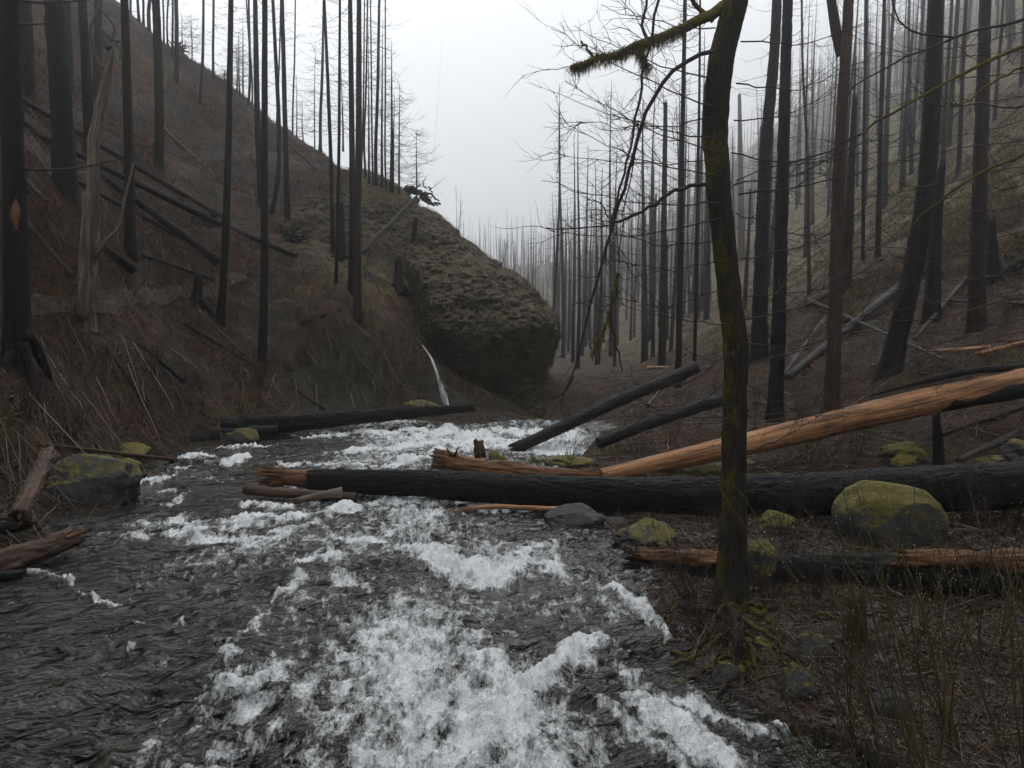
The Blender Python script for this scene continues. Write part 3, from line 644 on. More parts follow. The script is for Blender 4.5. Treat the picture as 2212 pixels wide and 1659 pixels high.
left_trees = [
 ([(60,212),(60,100),(52,0)],26,'black burnt trunk high at the upper left corner beside the scarred trunk'),
 ([(142,435),(134,280),(122,120),(110,0)],44,'thick charred trunk rising through the fallen logs at the upper left'),
 ([(150,197),(148,100),(144,0)],16,'slim burnt trunk just right of the thick charred trunk'),
 ([(193,335),(190,180),(182,0)],20,'straight burnt trunk left of the bleached snag'),
 ([(210,215),(210,110),(211,0)],17,'burnt trunk standing behind the bleached snag'),
 ([(281,542),(280,380),(276,180),(272,0)],22,'black burnt trunk right of the bleached snag'),
 ([(342,360),(346,280),(342,120),(337,0)],19,'black burnt trunk with flared foot on open slope'),
 ([(381,174),(382,90),(381,0)],9,'burnt trunk just below the ridge beside the upturned stump'),
 ([(432,222),(438,130),(439,0)],6,'thin burnt trunk leaning a little below the ridge'),
 ([(475,698),(485,560),(491,300),(494,0)],17,'tall black trunk with leaning foot right of the trail'),
 ([(565,440),(556,260),(552,0)],14,'tall burnt trunk left of the curved one on the mid slope'),
 ([(566,776),(572,620),(572,400),(574,0)],18,'tallest black trunk standing lowest on the left slope'),
 ([(587,457),(603,390),(603,260),(590,0)],10,'burnt trunk with a curved foot on the mid slope'),
 ([(622,487),(617,330),(608,0)],12,'straight burnt trunk right of the curved one'),
 ([(719,545),(714,330),(706,140),(699,0)],9,'slender burnt trunk left of the three trunks on the bluff shoulder'),
 ([(726,607),(732,350),(734,0)],8,'very slender burnt trunk beside the bluff shoulder pair'),
 ([(760,622),(762,420),(757,0)],15,'left burnt trunk of the tall pair on the bluff shoulder'),
]
for pts, w, lab in left_trees:
    up = pts[0][1] < 500
    tree_px(pts, w, lab, group=GL, nb=60 if w < 25 else 26, blen=2.6 if w < 16 else 1.2, start=.28 if w < 16 else .2, total=26, tw=5, brad=.011)
tree_px([(772,684),(772,560),(775,300),(776,0)], 17, 'right burnt trunk of the tall pair with a reddish scorched foot', group=GL, nb=40, blen=2.2, start=.35, matk='brownbark', total=26, brad=.011)
rid = [(537,222,6,0),(300,35,6,0),(310,40,5,0),(322,60,8,0),(362,95,4,0),(372,118,5,0),(461,165,6,0),(485,172,4,150),(512,195,4,100),(518,205,4,60),(545,222,4,0),(525,205,4,30),
 (692,315,7,0),(790,378,5,0),(797,392,5,60),(813,397,8,0),(825,402,6,45),(845,412,8,90),(849,408,5,195),(862,414,5,180),(741,310,4,200),(900,440,4,278),(655,300,3,215),(641,290,3,160),(415,128,3,30),(395,110,3,30),(680,318,3,90),(598,260,4,0),(780,376,4,0),(834,405,4,0),(806,396,4,0),(268,20,6,0),(282,25,5,0),(354,90,4,0),(575,245,5,0),(632,285,4,0)]
for (x, y, w, topy) in rid:
    b = hit(x, y+4, 30)
    tot = (P(x, topy, b[1])[2]-b[2]) if topy > 0 else 22.
    tree_px([(x, y+4), (x+rng.normal(0, 2), y-60), (x+rng.normal(0, 3), (y-60)*.6)] if topy == 0 else [(x, y+4), (x+rng.normal(0, 1), (y*2+topy)/3), (x+rng.normal(0, 2), topy)],
            w, 'thin bare burnt tree standing along the skyline of the left ridge', name='burnt_conifer', group='thin burnt trees along the left ridge', nb=int(rng.choice([25, 45, 70])), blen=2.4, start=.12, total=tot if topy else 22, tw=5, k=8, D=b[1], flare=.2, brad=.014)
# bleached snag
sn, sb, sr, sw = tree_px([(186,690),(196,520),(200,400),(200,300),(216,225),(232,150),(238,105)], 34, 'twisted bleached snag with peeling bark and a broken crown', name='bleached_snag', matk='palewood', broken=True, nb=0, group=None, flare=.35, k=18, rough=.14)
sm = MB()
q_ = np.array([P(178,690,sb[1]-.3), P(182,560,sb[1]-.35), P(188,415,sb[1]-.3)])-sb; q_, t_ = resample(q_, 16); tubes(sm, q_, wpx(24, sb[1])/2*(1-.3*t_), 12, rough=.15)
sm.build('split_trunk', M['palewood'], sn)
sm = MB()
for pl, r in [([(205,560),(225,520),(255,500),(263,470),(270,420),(282,380),(288,350)],.07),([(222,150),(200,110),(192,60),(215,20),(212,-20)],.06),([(236,105),(225,90),(218,60),(240,85),(262,90)],.09),([(250,92),(262,110),(258,130)],.05),([(240,90),(250,60),(225,25),(190,0)],.04),([(206,540),(214,470),(209,440)],.03)]:
    q_, t_ = resample(np.array([P(x, y, sb[1]-.2) for x, y in pl])-sb, 16); sm = MB(); tubes(sm, q_, r*(1-.6*t_), 7, rough=.2); sm.build('limb', M['palewood'], sn)

# ---- right-hand standing trees
GR = 'burnt trunks on the right bank'
right_trees = [
 ([(1640,775),(1645,553),(1653,333),(1676,100),(1680,0)],32,'left black trunk of the close pair behind the mossy maple','char',False,70,2.4),
 ([(1674,912),(1682,700),(1688,500),(1695,233),(1703,0)],31,'right black trunk of the close pair behind the mossy maple','char',False,70,2.4),
 ([(1797,888),(1803,640),(1808,333),(1822,100),(1826,0)],30,'reddish peeled trunk that forks near the top','redbark',False,30,2.0),
 ([(1826,625),(1834,420),(1842,215)],22,'broken black snag close behind the reddish forked trunk','char',True,10,.8),
 ([(1896,556),(1899,300),(1904,0)],12,'straight slim black trunk right of the reddish forked trunk','char',False,60,2.6),
 ([(1920,806),(1960,640),(1990,500),(2008,333),(2022,0)],42,'big leaning black trunk above the orange log','char',False,40,2.2),
 ([(2012,690),(2020,553),(2030,430),(2038,360)],32,'charred broken snag behind the big leaning trunk','char',True,6,.7),
 ([(2110,715),(2112,553),(2119,333),(2129,0)],32,'dark brown burnt trunk nearest the right edge','brownbark',False,45,2.2),
 ([(2070,380),(2078,180),(2086,0)],10,'slim burnt trunk on the grassy slope between the two big right trunks','char',False,50,2.0),
 ([(1864,560),(1866,330),(1872,60),(1874,0)],8,'thin burnt trunk between the broken snag and the straight slim trunk','char',False,60,2.6),
 ([(1430,785),(1434,500),(1438,222)],17,'black broken snag left of the mossy maple','char',True,16,.9),
 ([(1465,835),(1470,500),(1478,100),(1480,0)],14,'tall burnt trunk with many side twigs left of the mossy maple','char',False,110,2.2),
 ([(1602,560),(1600,400),(1597,205)],16,'brown broken snag seen past the mossy maple trunk','wetbrown',True,14,1.0),
 ([(1748,640),(1744,330),(1732,150),(1730,0)],8,'thin reddish trunk between the pair and the forked trunk','redbark',False,40,2.4),
 ([(1500,800),(1508,500),(1515,200),(1518,0)],8,'thin burnt trunk hugging the left side of the mossy maple','char',False,80,2.2),
 ([(1410,770),(1414,560),(1418,420)],9,'short burnt snag left of the black broken snag','char',True,20,1.2),
]
for pts, w, lab, mk_, br, nb, bl in right_trees:
    root, b, r, W3 = tree_px(pts, w, lab, group=GR, matk=mk_, broken=br, nb=nb, blen=bl, start=.08, total=27, tw=4, brad=.012, k=18)
    if 'forks' in lab:
        fk = MB(); q_ = np.array([P(1818,120,b[1]), P(1806,70,b[1]-.1), P(1796,10,b[1]-.2), P(1785,-120,b[1]-.3), P(1778,-300,b[1]-.5)])-b; q_, t_ = resample(q_, 16)
        tubes(fk, q_, r*.75*(1-.5*t_), 12, rough=.08); fk.build('limb', M['redbark'], root)

# ---- stumps
def stump(x, y, topy, w, label, matk='char', lean=0, topw=.6):
    b = hit(x, y); t_ = P(x+lean, topy, b[1])-b; r = wpx(w, b[1])/2; mb = MB(); k = 16; n = 14
    q_, f = resample(np.array([[0, 0, -.25], t_*.3, t_*.6, t_]), n); R = r*(1.25-(1.25-topw)*f**.6)
    tubes(mb, q_, R, k, rough=.14, flute=.35, seed=x)
    V = mb.V[0].reshape(n, k, 3)
    V[-1, :, 2] += np.abs(rng.normal(0, .45, k))*r*1.6; V[-2, :, 2] += rng.uniform(0, .3, k)*r
    root = thing('burnt_stump', b, label, 'stump'); mb.build('trunk', M[matk], root)
    rt_ = MB()
    for i in range(5):
        a = i*1.256+rng.uniform(-.3, .3); e_ = np.array((math.cos(a), math.sin(a), 0))*r
        g = b+e_*3; g[2] = terr(g[:1], g[1:2])[0]-.05
        rt_ = MB(); qq, f2 = resample(np.array([e_*.7+(0, 0, r*.8), e_*1.5+(0, 0, r*.3), g-b]), 8); tubes(rt_, qq, r*.33*(1-.7*f2), 6, rough=.2); rt_.build('root', M[matk], root)
    return root
stump(425,655,603,24,'charred stump standing beside the trail',lean=3)
stump(888,580,478,19,'tall charred stump on the bluff below the upturned roots',lean=10,topw=.5)
stump(861,625,563,22,'squat charred stump at the left foot of the bluff',lean=0)
stump(2145,600,482,26,'black hollow stump on the slope at the right',lean=-4)
stump(1850,1400,1290,44,'rotten red stump on the gravel bank',matk='wetbrown',topw=.8)
stump(735,555,440,18,'blackened snag stub left of the bluff trunks',matk='char',topw=.8)
stump(2030,1015,900,26,'charred stump under the peeled orange log',lean=-8,topw=.6)

# ------------------------------------------------------------------ fallen logs
def log(pts, r0, r1, label, matk='char', name='fallen_log', group=None, jag=(0, 0), k=18, parent=None, rough=.07, endmat=None, n=None, plates=0.0, cat='log', build=True):
    """a lying log through world points; jag = length of splinters at each end"""
    pts = np.array(pts, float); o = pts[0].copy(); o[2] -= r0
    L = np.linalg.norm(pts[-1]-pts[0]); n = n or int(max(10, min(90, L*6))); q_, t_ = resample(pts-o, n); R = r0+(r1-r0)*t_
    mb = MB(); tubes(mb, q_, R, k, rough=rough, seed=len(bpy.data.objects)*.37, plates=plates)
    V = mb.V[0].reshape(n, k, 3); d0 = norm(q_[0]-q_[1]); d1 = norm(q_[-1]-q_[-2])
    for e_, d_, j in ((0, d0, jag[0]), (n-1, d1, jag[1])):
        if j: V[e_] += d_*(rng.uniform(0, 1, k)**1.5*j)[:, None]
    ends = []
    for e_, d_, j, rr in ((0, d0, jag[0], r0), (-1, d1, jag[1], r1)):
        if j and endmat:
            eb = MB()
            for _ in range(14):
                a, b2 = rng.uniform(0, 6.28), rr*rng.uniform(.1, .92)**.6; side_ = norm(np.cross(d_, (0.1, .2, 1))); up_ = np.cross(side_, d_)
                p = q_[e_]+side_*math.cos(a)*b2+up_*math.sin(a)*b2-d_*rr*.8; l = rr*.8+j*rng.uniform(.3, 1.3)
                tubes(eb, np.array([p, p+d_*l*.6+rng.normal(0, .02, 3)*rr, p+d_*l]), np.array([rr*.28, rr*.2, rr*.03]), 5, rough=.2, cap=False)
            ends.append(eb)
    if parent is None:
        if ends:
            root = thing(name, o, label, cat, group); mb.build('trunk', M[matk], root)
            for eb in ends: eb.build('broken_end', M[endmat], root)
            return root
        ob = mb.build(name, M[matk]); ob.location = o; tag(ob, label, cat, group); return ob
    return mb.build(name, M[matk], parent)
def gp(x, y, lift=0.0, D=None):
    p = hit(x, y) if D is None else P(x, y, D); return p+np.array((0, 0, lift))
def glog(pl, w0, w1, label, **kw):
    pts = [hit(x, y) for x, y in pl]; r0 = wpx(w0, pts[0][1])/2; r1 = wpx(w1, pts[-1][1])/2
    # lie on the ground: straight between the ends, resting on the highest ground between
    a, b = pts[0], pts[-1]; m = [a+(b-a)*t+np.array((0, 0, 0)) for t in np.linspace(0, 1, 5)]
    gz = terr(np.array([q[0] for q in m]), np.array([q[1] for q in m])); lf = max(0, max(g-q[2] for g, q in zip(gz, m)))*.5
    m = [q+np.array((0, 0, (r0+r1)/2*.55+lf*.6)) for q in m]
    return log(m, r0, r1, label, **kw)

# main black log across the creek
mroot = thing('fallen_log', P(700,1060,17.2), 'huge black charred log lying across the creek with a splintered orange tip', 'log')
mo = np.array(mroot.location)
mp = [P(686,1037,17.0),P(900,1044,16.4),P(1200,1063,15.6),P(1500,1074,14.9),P(1800,1066,14.3),P(2100,1052,13.9),P(2500,1030,13.6),P(2900,1005,13.4)]
q_, t_ = resample(np.array(mp)-mo, 620); R = np.interp(t_, [0, .1, .35, .7, 1], [.235, .275, .345, .43, .48])
mb = MB(); tubes(mb, q_, R, 110, rough=.05, seed=3, plates=.022, pf=(13, 13, 4.5)); V = mb.V[0].reshape(620, 110, 3); V[:3] += np.array((-1, 0, 0))*(.1+.12*fbm(np.stack([np.cos(np.arange(110)*.0571)*3, np.sin(np.arange(110)*.0571)*3, np.zeros(110)], -1), 3, 5))[None, :, None]
mb.build('trunk', M['charfine'], mroot)
ob = MB(); q2, t2 = resample(np.array([P(592,1030,17.1),P(640,1033,17.05),P(700,1038,17.0)])-mo, 16); tubes(ob, q2, np.interp(t2, [0, .4, 1], [.12, .20, .225]), 24, rough=.16, seed=5)
V = ob.V[0].reshape(16, 24, 3); V[0] += np.array((-1, 0, .05))*(rng.uniform(0, 1, 24)**1.4*.28)[:, None]
for _ in range(26):
    a = rng.uniform(0, 6.28); rr = .19*rng.uniform(.3, 1); p = q2[3]+np.array((0, math.cos(a)*rr, math.sin(a)*rr)); l = rng.uniform(.35, .85)
    tubes(ob, np.array([p, p+np.array((-l*.6, math.cos(a)*.03, math.sin(a)*.03)), p+np.array((-l, math.cos(a)*.08, math.sin(a)*.08+rng.normal(0, .03)))]), np.array([.05, .03, .004]), 5, rough=.2, cap=False)
ob.build('broken_end', M['orangedk'], mroot)
# peeled orange log
proot = thing('fallen_log', P(1230,1028,18.6), 'long peeled bright orange log slanting up to the right', 'log'); po_ = np.array(proot.location)
pp_ = [P(1215,1048,18.4),P(1350,1018,18.3),P(1475,990,18.25),P(1708,937,18.2),P(1875,896,18.2),P(2040,860,18.3),P(2212,824,18.4),P(2600,742,18.8)]
q_, t_ = resample(np.array(pp_)-po_, 120); R = np.interp(t_, [0, .05, .22, .55, 1], [.12, .175, .255, .32, .345]); mb = MB(); tubes(mb, q_, R, 60, rough=.035, seed=9, plates=.006, pf=(14, 14, 1.2)); mb.build('trunk', M['orange'], proot)
for i in range(22):
    j = rng.integers(8, 112); a = rng.uniform(2.2, 4.6); nrm_ = norm(np.array((0, -math.sin(a-1.2)*.9, math.cos(a-2.6)*.9))+1e-6); p = q_[j]+nrm_*R[j]*.97
    kb = MB(); tubes(kb, np.array([p-nrm_*.03, p+nrm_*.03]), np.array([.022, .014]), 6, rough=.2); kb.build('knot', M['wetbrown'], proot)
bk = MB(); q3_, t3 = resample(np.array([P(1560,978,18.1),P(1800,926,18.0),P(2000,882,18.05),P(2212,843,18.1),P(2600,764,18.5)])-po_-np.array((0, -.15, -.03)), 80); tubes(bk, q3_, .25*np.interp(t3, [0, .2, 1], [.4, .85, 1.05]), 20, rough=.1); bk.build('bark', M['char'], proot)
bk = MB(); q3_, t3 = resample(np.array([P(1880,855,18.3),P(2000,822,18.3),P(2100,800,18.4),P(2212,792,18.5),P(2500,742,18.9)])-po_, 40); tubes(bk, q3_, .09*np.interp(t3, [0, .2, 1], [.2, .8, 1.6]), 10, rough=.2); bk.build('bark', M['char'], proot)

log([P(1120,966,22.5),P(1230,915,23.5),P(1330,868,24.5),P(1450,818,25.6),P(1500,795,26.2)], .17, .21, 'black burnt log pointing down into the creek at the bend', matk='charfine', k=40, n=150, plates=.015, jag=(.35, .1), endmat='wetbrown', group='black logs on the right bank')
log([P(1292,958,20.8),P(1400,915,21.5),P(1500,882,22.2),P(1600,850,23)], .15, .18, 'black burnt log parallel behind the creek bend log', matk='charfine', k=40, n=150, plates=.015, group='black logs on the right bank')
log([P(1385,1214,12.2),P(1560,1226,11.4),P(1800,1240,10.8),P(2000,1244,10.4),P(2300,1250,10.2),P(2500,1254,10.1)], .17, .38, 'split log with black belly lying in front of the mossy boulder', matk='charfine', rough=.1, jag=(.3, 0), endmat='wetbrown', k=70, n=260, plates=.02)
# its stripped top faces
log([P(1965,1208,10.32),P(2080,1208,10.2),P(2300,1208,10.05)], .10, .16, 'stripped orange slab lying along the split log', matk='orangedk', name='wood_slab', rough=.24, jag=(.25, .2), endmat='orangedk', k=36, n=90, plates=.02, cat='slab')
log([P(1395,1200,12.05),P(1480,1206,11.65),P(1570,1213,11.3)], .10, .14, 'brown barkless slab lying at the creek end of the split log', matk='orangedk', name='wood_slab', rough=.24, jag=(.25, .2), endmat='orangedk', k=36, n=90, plates=.02, cat='slab')
# driftwood at the creek centre
dr = log([P(944,992,18.6),P(1010,1004,18.4),P(1100,1014,18.3),P(1190,1026,18.2),P(1300,1026,18.2)], .23, .13, 'stripped brown driftwood log with stubs at mid creek', matk='orangedk', rough=.26, plates=.02, k=40, n=90, jag=(.15, 0), endmat='wetbrown')
mb = MB()
for x, y, x2, y2 in [(975,985,965,968),(982,985,990,966),(1050,1000,1052,990),(1090,1006,1088,998),(1120,1010,1118,1004)]:
    mb = MB(); tubes(mb, np.array([P(x, y, 18.4), P(x2, y2, 18.3)])-np.array(dr.location), np.array([.04, .015]), 6); mb.build('stub', M['wetbrown'], dr)
def lump(loc, s, seed, name, matk, label, cat='boulder', group=None, sub=6, rough=.28, flat=.7, rot=0., parent=None):
    import bmesh
    bm = bmesh.new(); bmesh.ops.create_icosphere(bm, subdivisions=sub, radius=1); me = bpy.data.meshes.new(name); bm.to_mesh(me); bm.free()
    v = np.empty(len(me.vertices)*3); me.vertices.foreach_get('co', v); v = v.reshape(-1, 3)
    n_ = v.copy(); v = v*(1+rough*fbm(n_*1.1+seed*7.3, 3, 2)[:, None]+rough*.30*fbm(n_*4+seed, 4, 4)[:, None])
    for i in range(7):                                 # cleaved faces
        a = norm(np.random.default_rng(int(seed*13+i)).normal(0, 1, 3)); c = .80; dd_ = np.maximum(v@a-c, 0); v -= dd_[:, None]*a*.75
    ca, sa = math.cos(rot), math.sin(rot); v = v*np.asarray(s); v = np.stack([v[:, 0]*ca-v[:, 1]*sa, v[:, 0]*sa+v[:, 1]*ca, v[:, 2]], 1)
    me.vertices.foreach_set('co', v.astype(np.float32).ravel()); me.polygons.foreach_set('use_smooth', np.full(len(me.polygons), True)); me.update()
    a = me.attributes.new('tc', 'FLOAT_VECTOR', 'POINT'); a.data.foreach_set('vector', v.astype(np.float32).ravel())
    me.materials.append(M[matk]); o = bpy.data.objects.new(name, me); C.objects.link(o); o.location = [float(q) for q in loc]
    if parent: o.parent = parent
    else: tag(o, label, cat, group)
    return o
lump(P(1036,975,18.9), (.17,.16,.26), 3, 'wood_chunk', 'wetbrown', 'dark burnt root chunk standing on the mid creek driftwood', 'wood', rough=.5)
# boulders: (x0,x1,ytop,ybase,material,label)
def boulder(x0, x1, yt, yb, matk, label, seed, z=None, depth=.8, sub=6, rough=.28):
    xc = (x0+x1)/2
    b = G(xc, yb, z) if z is not None else hit(xc, yb)
    w = wpx(x1-x0, b[1])/2; t_ = P(xc, yt, b[1]+w*depth)[2]; hz = t_-b[2]
    return lump((b[0]*(b[1]+w*depth)/b[1], b[1]+w*depth*.9, b[2]+hz*.32), (w*1.02, w*depth, hz*.78), seed, 'boulder', matk, label, 'boulder', sub=sub, rough=rough)
boulder(82,300,980,1110,'rock','large grey boulder with moss cap on the left bank',4,z=-.05)
boulder(240,318,990,1035,'rockmoss','small bright mossy rock tucked behind the large left boulder',5)
boulder(1790,2040,1040,1186,'rockmoss','big round mossy boulder between the two lowest right logs',8,rough=.10)
boulder(1166,1302,1098,1150,'rockbare','wet dark boulder in the water under the black log',9,z=-.05)
boulder(1320,1482,1138,1196,'rock','low dark rock with green top at the right water edge',10,z=-.03)
boulder(1600,1672,1172,1272,'rockmoss','upright mossy boulder touching the right side of the maple',11)
boulder(1715,1800,1372,1436,'rock','mossy grey rock on the gravel right of the maple roots',12)
boulder(1680,1765,1440,1522,'rock','square grey rock at the water edge below the maple roots',13)
boulder(1905,2000,955,1010,'rockmoss','bright mossy rock behind the black log under the orange log',14)
boulder(1925,1975,985,1018,'rockmoss','small yellow mossy rock in front of the bright mossy one',15)
boulder(1475,1580,1000,1028,'rockmoss','low mossy rock beneath the orange log left of the maple',16)
boulder(2110,2212,985,1014,'rockmoss','mossy rock against the black log at the right edge',17)
boulder(195,238,1132,1152,'rockbare','small dark flat stone in the shallows at left',18,z=-.02,sub=4)
boulder(1480,1545,990,1005,'rock','grey stone left of the maple behind the orange log tip',19,sub=4)
boulder(1130,1180,988,1008,'rock','grey stone beside the driftwood end',20,sub=4)
boulder(1040,1110,980,1004,'rockmoss','mossy rock right behind the driftwood log',21,sub=4)
boulder(1180,1290,985,1012,'rockmoss','mossy bank rock below the creek bend log',22,sub=4)
boulder(870,960,863,900,'rock','flat mossy boulder at the foot of the waterfall',23,sub=4)
boulder(1120,1190,905,940,'rock','dark rock at the foot of the bluff by the bend',24,z=-.6,sub=4)
boulder(1540,1590,1430,1478,'rock','small wet green stone by the water below the maple',25,sub=4)
boulder(1300,1360,1118,1140,'rockbare','pair of small wet stones behind the low dark rock',26,z=-.02,sub=4)
boulder(1640,1720,1105,1160,'rockmoss','mossy rock in shade under the black log behind the maple',28)
boulder(2170,2260,955,1005,'rock','grey stone at the right edge above the black log',29)
boulder(1880,1960,1490,1560,'rockbare','pale flat stone lying in the gravel at lower right',31,sub=4)
boulder(1520,1640,990,1015,'rock','half buried stone right below the orange log behind the maple',32,sub=4)
boulder(230,330,960,990,'rockmoss','moss tuft rock under the thin left bank log',33,sub=4)
boulder(480,560,925,958,'rock','low stones at the root end of the far dark log',34,sub=4)

# far dark log across the left side of the creek
log([P(330,942,24.2),P(500,922,25),P(700,908,26),P(880,892,27),P(1022,880,28)], .38, .13, 'long weathered black log on the far left waterline', matk='charfine', rough=.14, jag=(.2, .15), k=44, n=200, plates=.03)
log([P(395,955,23.6),P(470,940,24.2),P(600,928,25)], .24, .16, 'blackened butt of wood beneath the far dark log', matk='charfine', rough=.2)
# left bank logs
glog([(83,962),(200,978),(300,985),(397,990)], 9, 8, 'long thin grey log lying over the left bank stones', matk='wetbrown', name='fallen_log')
log([P(104,985,14.8),P(75,1045,13.4),P(42,1108,12.4)], .16, .13, 'rotten brown log propped against the large left boulder', matk='wetbrown', rough=.22, plates=.02, k=50, n=120, jag=(.1, .2), endmat='orangedk')
log([P(-60,1238,11.3),P(60,1198,11.9),P(150,1163,12.5)], .22, .15, 'broken brown log lying in the water at the left edge', matk='wetbrown', rough=.24, plates=.02, k=50, n=120, jag=(.1, .22), endmat='orangedk')
log([P(-40,1252,11.0),P(45,1240,11.2)], .09, .07, 'short black log end with orange break at the left edge', matk='char', rough=.1, jag=(0, .06), endmat='orangedk')
log([P(-30,1150,12.9),P(70,1128,13.2)], .13, .09, 'dark wet log half sunk beside the left bank', matk='char', rough=.12)
log([P(-20,1115,12.8),P(40,1122,12.7),P(80,1130,12.6)], .05, .03, 'thin brown stick on the debris at the left edge', matk='wetbrown', name='stick', cat='stick')
log([P(530,1058,16.7),P(600,1064,16.5),P(700,1070,16.4),P(770,1074,16.3)], .11, .10, 'smooth wet brown log under the splintered tip', matk='wetbrown', rough=.08)
log([P(648,1080,15.9),P(690,1070,16.0),P(740,1064,16.1)], .06, .11, 'pale splintered driftwood piece under the black log', matk='palewood', rough=.25, jag=(.2, 0), endmat='palewood')
q = [P(952,1108,15.2),P(1000,1101,15.2),P(1060,1093,15.2),P(1150,1098,15.1),P(1210,1099,15.0),P(1258,1106,14.9)]
log(q, .04, .055, 'curved bright orange branch below the black log', matk='orange', name='branch', rough=.15, cat='branch', k=10)
# fallen logs on the left hillside
GF = 'fallen burnt logs on the left hillside'
for pl, w0, w1, lab in [
 ([(43,215),(150,287),(267,370),(480,473)],13,10,'uppermost burnt log of the slanting pile on the left slope'),
 ([(60,285),(200,352),(333,403),(483,492)],11,14,'second burnt log down the slanting pile on the left slope'),
 ([(200,368),(333,457),(478,572)],14,17,'thick burnt log ending left of the tall black trunk'),
 ([(155,390),(267,450),(400,520)],9,9,'thin burnt log between the pile and the cut log'),
 ([(20,415),(140,500),(290,603)],17,20,'burnt log with a sawn looking end beyond the snag'),
 ([(57,483),(110,540),(158,603)],10,9,'short grey log beside the broad scarred trunk'),
 ([(307,553),(390,580),(463,608)],7,7,'slender burnt log just above the trail'),
 ([(483,490),(560,515),(640,556)],13,11,'burnt log ending in the root tangle on the mid slope'),
 ([(397,703),(513,773),(700,888)],6,5,'long thin pole lying down the lower left slope'),
 ([(430,640),(470,690)],9,8,'short burnt log below the charred stump'),
 ([(560,795),(500,720),(410,655)],4,3,'thin grey pole on the slope below the trail'),
 ([(300,745),(350,790),(400,830)],10,9,'dark log half buried on the lower left slope'),
 ([(650,700),(735,672)],10,7,'dark log lying level on the reddish slope'),
 ([(230,755),(290,820),(330,900)],8,8,'burnt stick log lying down the bank above the long thin log'),
 ([(905,650),(940,672),(975,690)],6,3,'dark branch log lying across the mossy bluff'),
 ([(350,275),(420,330),(470,390)],6,5,'grey log lying below the ridge on the upper left slope'),
 ([(640,330),(700,380),(745,425)],5,4,'thin log on the ridge shoulder behind the straight trunk'),
 ([(0,230),(60,260),(120,320)],14,12,'burnt log at the upper left edge behind the scarred trunk'),
 ([(0,330),(40,380),(100,440)],10,9,'grey log at the left edge below the uppermost pile'),
 ]:
    glog(pl, w0, w1, lab, group=GF, matk='char' if 'grey' not in lab else 'greywood', rough=.08, k=12)
# leaning logs and upturned roots on the bluff top
bl = thing('root_wad', hit(905,425), 'upturned black root mass on the bluff skyline', 'roots'); bo = np.array(bl.location); bD = bo[1]
mb = MB()
for pl, r in [([(872,415),(890,408),(910,418),(925,430)],.28),([(915,425),(935,440),(952,440)],.11),([(918,415),(930,420),(950,437)],.07),([(905,425),(925,440),(945,443)],.08),([(928,405),(934,420),(930,432)],.05),([(918,408),(912,395),(920,382)],.04),([(885,412),(880,402)],.07),([(905,432),(895,448)],.09),([(900,405),(908,398)],.05)]:
    q_, t_ = resample(np.array([P(x, y, bD-.4) for x, y in pl])-bo, 12); q_ += rng.normal(0, .04, q_.shape); tubes(mb, q_, r*(1-.55*t_), 8, rough=.3)
mb.build('roots', M['char'], bl)
for (x0, y0, x1, y1, w, lab) in [(900,425,779,548,8,'grey log leaning from the upturned roots down the bluff'),(902,430,870,476,10,'short grey log propped under the upturned roots'),(895,440,790,485,5,'thin pole leaning across the bluff top'),(888,432,800,470,4,'upper thin pole leaning beside the upturned roots')]:
    b_ = hit(x1, y1); a_ = P(x0, y0, min(bD-.5, b_[1]+3.5)); log([a_, (a_+b_)/2, b_], wpx(w, bD)/2*.8, wpx(w, bD)/2, lab, matk='greywood' if 'grey' in lab else 'char', group='logs leaning on the bluff top', k=10)
def wad(x, y, s, label, name='root_wad', n=26, matk='char'):
    b = hit(x, y); mb = MB(); sc_ = wpx(s, b[1])
    for _ in range(n):
        d = norm(rng.normal(0, 1, 3)*np.array((1, .7, .8))); p0 = d*sc_*.1; q_, t_ = resample(np.array([p0, d*sc_*.4+rng.normal(0, .08, 3)*sc_, d*sc_*.75+rng.normal(0, .15, 3)*sc_, d*sc_*rng.uniform(.8, 1.1)+rng.normal(0, .2, 3)*sc_]), 10)
        tubes(mb, q_, sc_*.11*(1-.85*t_)*rng.uniform(.4, 1.2), 6, rough=.25)
    o = mb.build(name, M[matk]); o.location = b+np.array((0, 0, sc_*.3)); return tag(o, label, 'roots')
wad(630,522,34,'tangled black root mass at the end of a log on the mid slope')
wad(455,480,24,'dark root mass where the slanting logs end')
wad(385,113,26,'upturned stump roots on the left ridge skyline')
wad(1985,600,40,'dark root mass under the moss beside the big leaning trunk')
wad(2200,590,26,'black root tangle at the right edge of the slope')
